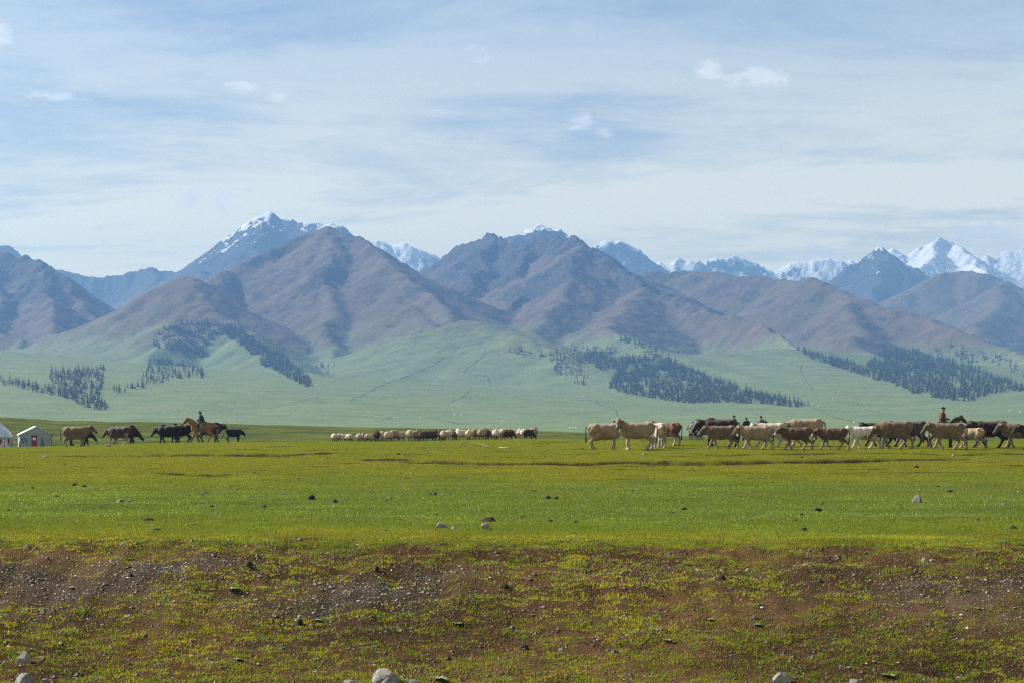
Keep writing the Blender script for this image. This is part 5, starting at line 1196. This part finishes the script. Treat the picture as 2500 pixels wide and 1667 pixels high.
# ---- horses
def horse_parts(head=.45, front=(.2, -.2), hind=(-.25, .2), low=False):
    P = [_ell((.42, 0, 1.02), (.36, .25, .34)), _ell((0, 0, 1.02), (.58, .27, .31)), _ell((-.46, 0, 1.08), (.38, .27, .32)), _cone((.45, 0, 1.24), (.30, 0, 1.26), .11, .10), _cone((.3, 0, 1.26), (-.6, 0, 1.27), .10, .12), _cone((-.6, 0, 1.24), (-.80, 0, 1.10), .15, .12)]
    poll = np.array((1.02, 0, 1.25+head)); hd = np.array((.72, 0, -.70)); hd /= np.linalg.norm(hd); mz = poll+hd*.52; side = np.array((0, 1, 0)); up = np.cross(hd, side); up = up if up[2] > 0 else -up
    P += [_cone((.46, 0, 1.12), tuple(poll*.5+np.array((.46, 0, 1.12))*.5+np.array((.02, 0, .04))), .25, .165, .62), _cone(tuple(poll*.5+np.array((.46, 0, 1.12))*.5+np.array((.02, 0, .04))), tuple(poll), .165, .105, .62),
          _cone(tuple(poll), tuple(poll+hd*.24-up*.03), .11, .105, .72), _cone(tuple(poll+hd*.2), tuple(mz), .095, .058, .75), _ell(tuple(mz), (.065, .055, .06))]
    for s in (1, -1):
        a = poll+side*s*.05+up*.03-hd*.02; P.append(_cone(tuple(a), tuple(a+up*.13+hd*.03), .036, .012))
    P += legs(front, hind, .44, -.56, .92, 1.06, .80, .5, (.105, .062, .042), .15)
    V, Fs = grow(P, .032, .07); V = relax(V, Fs, 1)
    zone = np.zeros((len(V), 4), np.float32); zone[:, 0] = 1-sst(V[:, 2], .2, .62); zone[:, 1] = 1-sst(np.linalg.norm(V-mz, axis=1), .05, .15); zone[:, 2] = 0; zone[:, 3] = (1-sst(V[:, 2], .7, .85))*(1-zone[:, 0])
    body = mesh_np('horse_body', V, Fs, 4, True, {'zone': ('POINT', zone)})
    # mane: a fringe of hair locks down the crest of the neck; tail: a hanging switch
    mv = []; mf = []; r_ = np.random.RandomState(3)
    a0 = poll+up*.10; a1 = np.array((.40, 0, 1.35))
    for k in range(26):
        q = k/25; c_ = a0*(1-q)+a1*q+np.array((-.05, 0, .06))*math.sin(math.pi*q); s = 1 if k % 2 else -1; L = .18+.10*r_.rand()
        b = len(mv); mv += [c_+np.array((-.03, .012, .01)), c_+np.array((.03, .012, .01)), c_+np.array((.02-.05*r_.rand(), s*.12, -L)), c_+np.array((-.03-.05*r_.rand(), s*.11, -L*.9)), c_+np.array((0, 0, .05))]
        mf += [(b, b+1, b+2, b+3), (b, b+4, b+1)]
    mane = mesh_pd('mane', mv, mf)
    tv, tf = tube([(-.88, 0, 1.18), (-.98, 0, 1.10), (-1.03, 0, .90), (-1.04, 0, .65), (-1.03, 0, .42), (-1.01, .02, .28)], [.05, .07, .085, .085, .06, .015], 8)
    tail = mesh_pd('tail', tv, tf)
    bv = []; bf = []
    def strap(pts, r0):
        v, f = tube(pts, [r0]*len(pts), 5); b = len(bv); bv.extend(v); bf.extend([tuple(i+b for i in q) for q in f])
    nb = poll+hd*.34
    strap([nb+side*.085, nb+up*.085, nb-side*.085, nb-up*.10, nb+side*.085], .012)
    for s in (1, -1): strap([nb+side*s*.085, poll+side*s*.095+hd*.06, poll+up*.10], .011); strap([nb+side*s*.09, np.array((.62, s*.20, 1.33)), np.array((.25, s*.10, 1.48))], .010)
    bridle = mesh_pd('bridle', bv, bf)
    sv, sf = grow([_ell((.02, 0, 1.34), (.32, .27, .07)), _ell((.26, 0, 1.42), (.06, .12, .10)), _ell((-.26, 0, 1.40), (.07, .17, .08)), _cone((.02, .25, 1.28), (.02, .31, .92), .05, .05), _cone((.02, -.25, 1.28), (.02, -.31, .92), .05, .05), _ell((0, .29, 1.12), (.20, .03, .20)), _ell((0, -.29, 1.12), (.20, .03, .20))], .026, .05)
    saddle = mesh_np('saddle', sv, sf, 4, True)
    return body, mane, tail, bridle, saddle
HP = {'walk': horse_parts(.36, (.30, -.24), (-.30, .26)), 'stand': horse_parts(.46, (.03, -.03), (-.05, .04))}
COATS['chestnut'] = coat('chestnut_coat', (.23, .11, .045), (.12, .065, .035), (.10, .06, .04), (.25, .13, .06), (.28, .15, .07))
COATS['bay'] = coat('bay_coat', (.055, .032, .022), (.02, .015, .013), (.03, .02, .018), (.05, .03, .02), (.05, .03, .022))
HAIR_B = simple_mat('dark_horse_hair', (.03, .02, .015), .8, .3, 12); HAIR_C = simple_mat('brown_horse_hair', (.13, .065, .03), .8, .3, 12)
LEATHER = simple_mat('saddle_leather', (.06, .035, .022), .6, .3, 10); CLOTH_S = simple_mat('saddle_blanket', (.16, .13, .09), .9, .3, 8)
def add_horse(label, px, D, yaw, pz, coat_, hair, s=1.0, sad=True, dz=0.0):
    b, mn, tl, br, sd = HP[pz]; x = (px-CX)/F*D; z = near_z(x, D)+dz
    o = put('horse', b, COATS[coat_], None, label, 'horse', 'horses', loc=(x, D, z-.02), rot=(0, 0, R(yaw)), scale=s)
    put('mane', mn, hair, o); put('tail', tl, hair, o); put('bridle', br, LEATHER, o)
    if sad: put('saddle', sd, CLOTH_S, o)
    return o
# ---- riders, seated: origin at the seat, facing +x
def rider_parts(lean=.06, look=0.0, reach=.30, armout=0.0):
    sh = np.array((lean*1.0, 0, .47)); nk = np.array((lean*1.25, 0, .56)); hc = np.array((lean*1.5+.03, 0, .70))
    torso = [_ell((0, 0, .05), (.16, .19, .13)), _cone((0, 0, .10), (lean*.6, 0, .28), .15, .15, 1.15), _cone((lean*.6, 0, .28), tuple(sh-np.array((0, 0, .06))), .155, .15, 1.25), _cone(tuple(sh+np.array((0, .16, -.02))), tuple(sh+np.array((0, -.16, -.02))), .075, .075)]
    arms = []; hands = []
    for s in (1, -1):
        S = sh+np.array((0, s*.20, -.02)); E = np.array((lean+.06-armout*.1, s*(.27+armout*.18), .20+armout*.05)); Wr = np.array((reach+lean, s*(.11+armout*.05), .15+armout*.05))
        arms += [_cone(tuple(S), tuple(E), .065, .052), _cone(tuple(E), tuple(Wr), .052, .038)]
        d = (Wr-E)/np.linalg.norm(Wr-E); side = np.cross(d, (0, 0, 1)); side /= np.linalg.norm(side); dn = np.cross(d, side); dn = dn if dn[2] < 0 else -dn
        pc = Wr+d*.05; hands.append(_cone(tuple(Wr), tuple(pc+d*.02), .03, .034))
        for f in range(4):                                   # fingers closed round the rein
            b = pc+d*.035+side*(f-1.5)*.017; k_ = b+d*.028+dn*.012; L = (.026, .03, .028, .022)[f]
            hands += [_cone(tuple(b), tuple(k_), .0095, .009), _cone(tuple(k_), tuple(k_+dn*L), .009, .0085), _cone(tuple(k_+dn*L), tuple(k_+dn*L-d*.02), .0085, .0075)]
        tb = pc-d*.01+side*s*-.03; hands += [_cone(tuple(tb), tuple(tb+d*.03+dn*.015), .011, .010), _cone(tuple(tb+d*.03+dn*.015), tuple(tb+d*.045+dn*.03), .010, .008)]
    legs_ = []; boots = []
    for s in (1, -1):
        H = np.array((.0, s*.11, .02)); K = np.array((.30, s*.29, -.20)); A = np.array((.12, s*.34, -.60)); T = A+np.array((.17, s*.03, -.05))
        legs_ += [_cone(tuple(H), tuple(K), .105, .075), _cone(tuple(K), tuple(A), .07, .048)]
        boots += [_cone(tuple(A+(K-A)*.35), tuple(A), .062, .052), _cone(tuple(A), tuple(T), .05, .042), _ell(tuple(A+np.array((-.02, 0, -.05))), (.05, .045, .04))]
    c, s_ = math.cos(look), math.sin(look)
    def hp(x, y, z): return tuple(hc+np.array((c*x-s_*y, s_*x+c*y, z)))
    head = [_cone(tuple(nk-np.array((0, 0, .08))), hp(-.01, 0, -.04), .062, .055), _ell(tuple(hc), (.098, .078, .118)), _ell(hp(.045, 0, -.055), (.055, .055, .058)), _cone(hp(.085, 0, .02), hp(.118, 0, -.02), .013, .018), _ell(hp(.088, 0, -.055), (.018, .026, .010)), _ell(hp(0, .078, 0), (.022, .014, .034)), _ell(hp(0, -.078, 0), (.022, .014, .034)), _ell(hp(.085, .03, .03), (.016, .018, .010)), _ell(hp(.085, -.03, .03), (.016, .018, .010))]
    full = torso+arms+hands+legs_+boots+head
    V, Fs = grow(full, .017, .022); body = mesh_np('person_body', V, Fs, 4, True)
    def fat(P, e): return [('c', p[1], p[2], p[3]+e, p[4]+e, p[5], p[6]) if p[0] == 'c' else ('e', p[1], p[2]+e, p[3]) for p in P]
    jk = fat(torso, .022)+fat(arms, .020)+[_cone((0, .0, .0), (0, 0, .10), .19, .175, 1.1)]
    wr = lambda X, Y, Z: 0.006*np.sin(X*40+Z*23)*np.sin(Z*47+Y*31)
    V, Fs = grow(jk, .024, .03, wr); jacket = mesh_np('jacket', V, Fs, 4, True)
    V, Fs = grow(fat(legs_, .014), .024, .03, wr); trousers = mesh_np('trousers', V, Fs, 4, True)
    V, Fs = grow(fat(boots, .008), .016, .02); bts = mesh_np('boots', V, Fs, 4, True)
    V, Fs = grow([_ell(hp(-.015, 0, .035), (.108, .092, .10)), _ell(hp(-.05, 0, -.02), (.07, .085, .08)), _cone(hp(.05, .04, .10), hp(.05, -.04, .10), .035, .035)], .014, .02, lambda X, Y, Z: .006*np.sin(X*90)*np.sin(Y*85)*np.sin(Z*80))
    hair = mesh_np('hair', V, Fs, 4, True)
    V, Fs = grow([_ell(hp(-.005, 0, .075), (.115, .10, .075)), _ell(hp(.10, 0, .055), (.08, .07, .014))], .014, .02); cap = mesh_np('cap', V, Fs, 4, True)
    V, Fs = grow([_ell(hp(0, 0, .085), (.11, .095, .09)), _ell(hp(0, 0, .06), (.20, .19, .016))], .014, .012); hat = mesh_np('hat', V, Fs, 4, True)
    return dict(body=body, jacket=jacket, trousers=trousers, boots=bts, hair=hair, cap=cap, hat=hat)
RP = {'lean': rider_parts(.10, 0, .26), 'up': rider_parts(.02, -.3, .30, .6), 'away': rider_parts(.05, .2, .28, .1)}
FLESH = simple_mat('skin', (.28, .15, .095), .6, .1, 12)
CL = {k: simple_mat(k+'_cloth', c_, .9, .2, 14) for k, c_ in dict(black=(.016, .018, .02), darkgreen=(.014, .03, .026), navy=(.022, .026, .045), white=(.62, .62, .62), brownred=(.09, .035, .028), grey=(.10, .10, .11), blue=(.30, .36, .46)).items()}
def add_rider(label, horse, rp, jacket, trousers, boots, hair='hair', haircol='black', z=1.40, s=1.0, yaw=0.0, extra=None):
    P = RP[rp]; mw = Matrix.Translation(horse.location) @ horse.rotation_euler.to_matrix().to_4x4()
    loc = mw @ Vector((0.0, 0, z*horse.scale[0]))
    o = put('person', P['body'], FLESH, None, label, 'person', 'mounted herders', loc=loc, rot=(0, 0, horse.rotation_euler[2]+yaw), scale=s)
    put('jacket', P['jacket'], CL[jacket], o); put('trousers', P['trousers'], CL[trousers], o); put('boots', P['boots'], CL[boots], o); put(hair, P[hair], CL[haircol], o)
    return o
h1 = add_horse('chestnut horse walking left under a rider on the left crest', 494, 150.5, 180, 'walk', 'chestnut', HAIR_C, 1.10)
add_rider('person in dark clothes leaning forward on the chestnut horse, bareheaded', h1, 'lean', 'darkgreen', 'navy', 'grey')
h2 = add_horse('dark bay horse facing right behind the tan cow in the right-hand herd', 2300, 109, -20, 'stand', 'bay', HAIR_B, .98)
add_rider('person in a dark red jacket and cap riding the dark bay horse above the herd', h2, 'up', 'brownred', 'navy', 'black', 'cap', z=1.40, s=1.02)
h3 = add_horse('small dark horse seen from behind, left of the tall dark brown cow', 1692, 212, 115, 'stand', 'bay', HAIR_B, .92)
add_rider('person in a pale shirt seen from behind on the small dark horse', h3, 'away', 'blue', 'grey', 'black', 'cap')
h4 = add_horse('dark horse beside the pale-shirted rider, partly behind the dark brown cow', 1722, 205, 170, 'walk', 'bay', HAIR_B, .92)
h5 = add_horse('dark horse hidden behind the tall dark brown cow', 1795, 172, 160, 'stand', 'bay', HAIR_B, 1.05)
r5 = add_rider('person in a wide-brimmed hat behind the tall dark brown cow', h5, 'away', 'black', 'black', 'black', 'hat')
h6 = add_horse('dark horse hidden behind the cream young cow', 1823, 176, 100, 'stand', 'bay', HAIR_B, 1.0)
add_rider('person in dark green behind the cream young cow, back to the viewer', h6, 'away', 'darkgreen', 'black', 'black', 'hair')
h7 = add_horse('dark horse hidden behind the whitish cow', 1857, 172, 60, 'stand', 'bay', HAIR_B, 1.08)
add_rider('person in black with a pale sleeve above the whitish cow', h7, 'away', 'grey', 'black', 'black', 'hair')
p = r5.location
put('herding_stick', mesh_pd('herding_stick', *tube([(0, 0, 0), (.35, 0, .2), (.8, .0, .62)], [.016, .014, .009])), simple_mat('stick_wood', (.06, .045, .03)), None, 'thin dark herding stick held by the person in the wide-brimmed hat', 'stick', loc=(p[0]+.18, p[1]-.1, p[2]+.12))
# ------------------------------------------------------------------ camp at the left edge: frame tent and yurt, in the dip behind the crest
def box(name, c, s, mat, parent, **kw):
    x, y, z = (v/2 for v in s)
    V = [(c[0]+i*x, c[1]+j*y, c[2]+k*z) for i in (-1, 1) for j in (-1, 1) for k in (-1, 1)]
    return put(name, mesh_pd(name, V, [(0, 1, 3, 2), (4, 6, 7, 5), (0, 4, 5, 1), (2, 3, 7, 6), (0, 2, 6, 4), (1, 5, 7, 3)], False), mat, parent, **kw)
CANVAS = simple_mat('tent_canvas_shaded', (.25, .28, .31), .9, .10, 1.6, .1, .25); ROOFC = simple_mat('tent_roof_canvas', (.74, .75, .75), .8, .06, 1.2, .15)  # wall canvas grey-blue: shade on the white cloth put into its colour
BLUEC = simple_mat('blue_cloth', (.20, .30, .42), .9, .1, 3); RED = simple_mat('red_door_paint', (.20, .018, .018), .6, .2, 4); PAPER = simple_mat('white_paper', (.75, .75, .73), .9, .05, 8)
SHIELD = simple_mat('dark_blue_print', (.05, .10, .19), .8, .25, 9); SHIELD_L = simple_mat('pale_blue_print', (.30, .38, .46), .8, .1, 9); POLE = simple_mat('dark_pole', (.03, .03, .032), .6, .2, 6); REDC = simple_mat('red_felt', (.22, .03, .025), .9, .15, 6); GUYM = simple_mat('guy_rope', (.30, .28, .25), .9, .1, 6)
D0 = 235.0
tx = (88-CX)/F*D0; tz = gz(tx, D0)
WF, EV, RG, DP = 3.65, 1.72, 2.62, 4.2                  # front width, eaves, ridge, depth
base_z = EYE+(HY-1094.5)/F*D0
tent = put('frame_tent', None, None, None, 'white gabled frame tent with red door and blue shield print', 'tent', loc=(tx, D0, base_z), rot=(0, 0, R(17)))
w = WF/2
put('front_wall', mesh_pd('front_wall', [(-w, 0, -1.2), (w, 0, -1.2), (w, 0, EV), (0, 0, RG), (-w, 0, EV), (-w, .05, -1.2), (w, .05, -1.2), (w, .05, EV), (0, .05, RG), (-w, .05, EV)], [(0, 1, 2, 3, 4), (9, 8, 7, 6, 5), (0, 5, 6, 1), (1, 6, 7, 2), (4, 9, 5, 0)], False), CANVAS, tent)
for s in (1, -1): box('side_wall', (s*w, DP/2+.03, EV/2-.6), (.04, DP-.04, EV+1.2), CANVAS if s < 0 else BLUEC, tent)
box('rear_wall', (0, DP, EV/2-.6), (WF, .04, EV+1.2), CANVAS, tent)
for s in (1, -1):
    e = w+.14; dz_ = (RG-EV)/w*.14
    V = []; 
    for yy in np.linspace(-.12, DP+.12, 6):
        for q in np.linspace(0, 1, 6):
            x_ = q*e; zz = RG+.03-(RG-EV+dz_)*q-0.06*math.sin(math.pi*q)*math.sin(math.pi*(yy+.12)/(DP+.24)); V.append((s*x_, yy, zz))
    nV = len(V); V += [(a, b, c_-.035) for a, b, c_ in V]
    Fq = []
    for i in range(5):
        for j in range(5): a = i*6+j; Fq += [(a, a+1, a+7, a+6), (nV+a+6, nV+a+7, nV+a+1, nV+a)]
    for i in range(5): Fq += [(i*6+5, nV+i*6+5, nV+i*6+11, i*6+11)]
    for j in range(5): Fq += [(j, nV+j, nV+j+1, j+1), (30+j+1, nV+31+j, nV+30+j, 30+j)]
    rp = put('roof_panel', mesh_pd('roof_panel', V, Fq, False), ROOFC, tent)
    for k in range(8):
        y_ = k*DP/7
        put('scallop', mesh_pd('scallop', [(s*(e+.004), y_-.28, EV-dz_+.0), (s*(e+.004), y_+.28, EV-dz_+.0), (s*(e+.004), y_+.2, EV-dz_-.14), (s*(e+.004), y_, EV-dz_-.2), (s*(e+.004), y_-.2, EV-dz_-.14)], [(0, 1, 2, 3, 4)], False), BLUEC, rp)
dr_ = box('door', (-.22, -.03, .62), (.56, .05, 1.64), RED, tent)
box('notice', (-.22, -.065, 1.18), (.32, .012, .30), PAPER, dr_)
box('print_line', (-.22, -.074, 1.20), (.2, .006, .03), SHIELD_L, dr_)
box('lintel', (-.22, -.035, 1.50), (.66, .05, .12), POLE, tent)
def shield(cx, cz, r_, y_): return [(cx-r_*.95, y_, cz+r_*.8), (cx-r_*.35, y_, cz+r_*.9), (cx, y_, cz+r_*1.02), (cx+r_*.35, y_, cz+r_*.9), (cx+r_*.95, y_, cz+r_*.8), (cx+r_, y_, cz+r_*.1), (cx+r_*.7, y_, cz-r_*.6), (cx, y_, cz-r_*1.1), (cx-r_*.7, y_, cz-r_*.6), (cx-r_, y_, cz+r_*.1)]
sh_ = put('shield_print', mesh_pd('shield_print', shield(-1.33, .95, .34, -.008), [tuple(range(10))], False), SHIELD, tent)
put('shield_mark', mesh_pd('shield_mark', [(-1.52, -.012, 1.12), (-1.42, -.012, 1.12), (-1.33, -.012, .9), (-1.24, -.012, 1.12), (-1.14, -.012, 1.12), (-1.29, -.012, .75), (-1.29, -.012, .62), (-1.37, -.012, .62), (-1.37, -.012, .75)], [(0, 1, 2, 8), (3, 4, 5, 2), (2, 5, 6, 7), (2, 7, 8)], False), SHIELD_L, sh_)
for (a, b) in [((-w, -.05, -1), (-w, -.05, EV)), ((w, -.05, -1), (w, -.05, EV)), ((-w-.1, -.1, EV), (w+.1, -.1, EV))]: put('pole', mesh_pd('pole', *tube([a, b], [.025, .025])), POLE if a[2] < 0 else CANVAS, tent)
put('guy_rope', mesh_pd('guy_rope', *tube([(-w-.1, 0, EV), (-w-.9, -.2, -.8)], [.02, .02])), GUYM, tent); put('guy_rope', mesh_pd('guy_rope', *tube([(w+.1, DP, EV), (w+.9, DP+.2, -.8)], [.02, .02])), GUYM, tent)
# things leaning on the tent front
def tentpt(x, y, z): return tuple(Matrix.Translation((tx, D0, base_z)) @ Matrix.Rotation(R(17), 4, 'Z') @ Vector((x, y, z)))
for pts, lab in [([(.62, -.25, -.4), (.66, -.1, 1.35)], 'dark pole leaning upright right of the red door'), ([(.95, -.3, -.4), (.74, -.1, 1.0)], 'slanting dark pole right of the red door'), ([(w+.2, -.3, -.4), (w+.55, .6, .75)], 'dark slanting stick against the blue side of the tent')]:
    put('pole', mesh_pd('pole', *tube([tentpt(*q) for q in pts], [.035, .03])), POLE, None, lab, 'pole')
# patterned yurt, cut by the left edge
yx = (-38-CX)/F*D0*1.0; yz = EYE+(HY-1096)/F*D0
y_ = put('yurt', None, None, None, 'white felt yurt with red ornaments beside the frame tent, cut by the left edge', 'yurt', loc=(yx, D0, yz))
r0 = 3.15
put('wall', mesh_pd('wall', *lathe([(r0, -1.4), (r0+.03, 1.0), (r0+.05, 1.55)], 40)), FELT, y_)
put('roof', mesh_pd('roof', *lathe([(r0+.12, 1.42), (r0+.1, 1.62), (r0-.25, 2.15), (r0-1.1, 2.95), (r0-2.3, 3.85), (.55, 4.05)], 40)), simple_mat('yurt_roof_felt', (.46, .49, .55), .85, .1, 1.5, .1, .2), y_)
put('crown_ring', mesh_pd('crown_ring', *lathe([(.75, 3.95), (.72, 4.12), (.5, 4.2), (.02, 4.24)], 24)), FELT, y_)
put('band', mesh_pd('band', *lathe([(r0+.07, 1.30), (r0+.075, 1.42)], 40)), BLUEC, y_)
for k in range(14):
    a = 2*math.pi*k/14+.18; c_, s_ = math.cos(a), math.sin(a)
    def on(u, z, rr=r0+.085): return (rr*math.cos(a+u/rr), rr*math.sin(a+u/rr), z)
    put('ornament', mesh_pd('ornament', [on(-.26, 1.22), on(-.13, 1.30), on(0, 1.16), on(.13, 1.30), on(.26, 1.22), on(.2, .86), on(0, .52), on(-.2, .86)], [(0, 1, 2, 3, 4, 5, 6, 7)], False), REDC, y_)
    put('cord', mesh_pd('cord', *tube([on(.6, 1.3), on(.6, -.2)], [.02, .02])), POLE, y_)
# hose-like bent branch on the pasture, tether rope, stakes and camp bits
p0 = near_at(1120, 1091); 
pts = [near_at(px, py) for px, py in ((1119, 1092), (1124, 1088.5), (1135, 1086.8), (1155, 1086.9), (1172, 1089), (1186, 1092), (1196, 1093.5))]
put('bent_branch', mesh_pd('bent_branch', *tube([q+np.array((0, 0, .05+.12*math.sin(math.pi*i/6))) for i, q in enumerate(pts)], [.014, .018, .02, .02, .02, .024, .02])), simple_mat('weathered_wood', (.11, .10, .085), .9, .4, 4), None, 'long bent weathered branch lying on the pasture below the flock', 'branch')
pts = [near_at(px, py) for px, py in ((1218, 1093), (1232, 1093), (1246, 1094))]
put('branch', mesh_pd('branch', *tube([q+np.array((0, 0, .03)) for q in pts], [.03, .04, .03])), simple_mat('pale_wood', (.22, .20, .17), .9, .2, 4), None, 'short pale branch lying just right of the bent one', 'branch')
xa = (372-CX)/F*150; za = near_z(xa, 150)
put('tether_rope', mesh_pd('tether_rope', *tube([(xa+.3, 149.6, za+.75), (xa-.3, 149.6, za+.42), (xa-1.2, 149.6, za+.26), (xa-2.6, 149.7, za+.22)], [.02]*4)), POLE, None, 'dark tether rope running left from the first black yak', 'rope')
xs_ = (237-CX)/F*150
put('tether_stake', mesh_pd('tether_stake', *tube([(xs_, 150, near_z(xs_, 150)-.2), (xs_+.02, 150, near_z(xs_, 150)+.35)], [.035, .03])), POLE, None, 'short dark stake on the crest between the left cattle', 'stake')
# ------------------------------------------------------------------ the air
hz = bpy.data.materials.new('haze_air'); hz.use_nodes = True
t = NT(hz.node_tree)
HAZE_D = 1.6e-4
pv = t.n('ShaderNodeVolumePrincipled', i={'Color': (0.122, 0.25, 0.50, 1), 'Density': HAZE_D, 'Anisotropy': 0.15})
t.n('ShaderNodeOutputMaterial', i={'Volume': pv.outputs[0]})
x0, x1, y0, y1, z0, z1 = -4400, 4400, -300, 10900, -6.5, 965.0
V = [(x, y, z) for x in (x0, x1) for y in (y0, y1) for z in (z0, z1)]
put('haze', mesh_pd('haze', V, [(0, 1, 3, 2), (4, 6, 7, 5), (0, 4, 5, 1), (2, 3, 7, 6), (0, 2, 6, 4), (1, 5, 7, 3)], False), hz, kind='stuff')
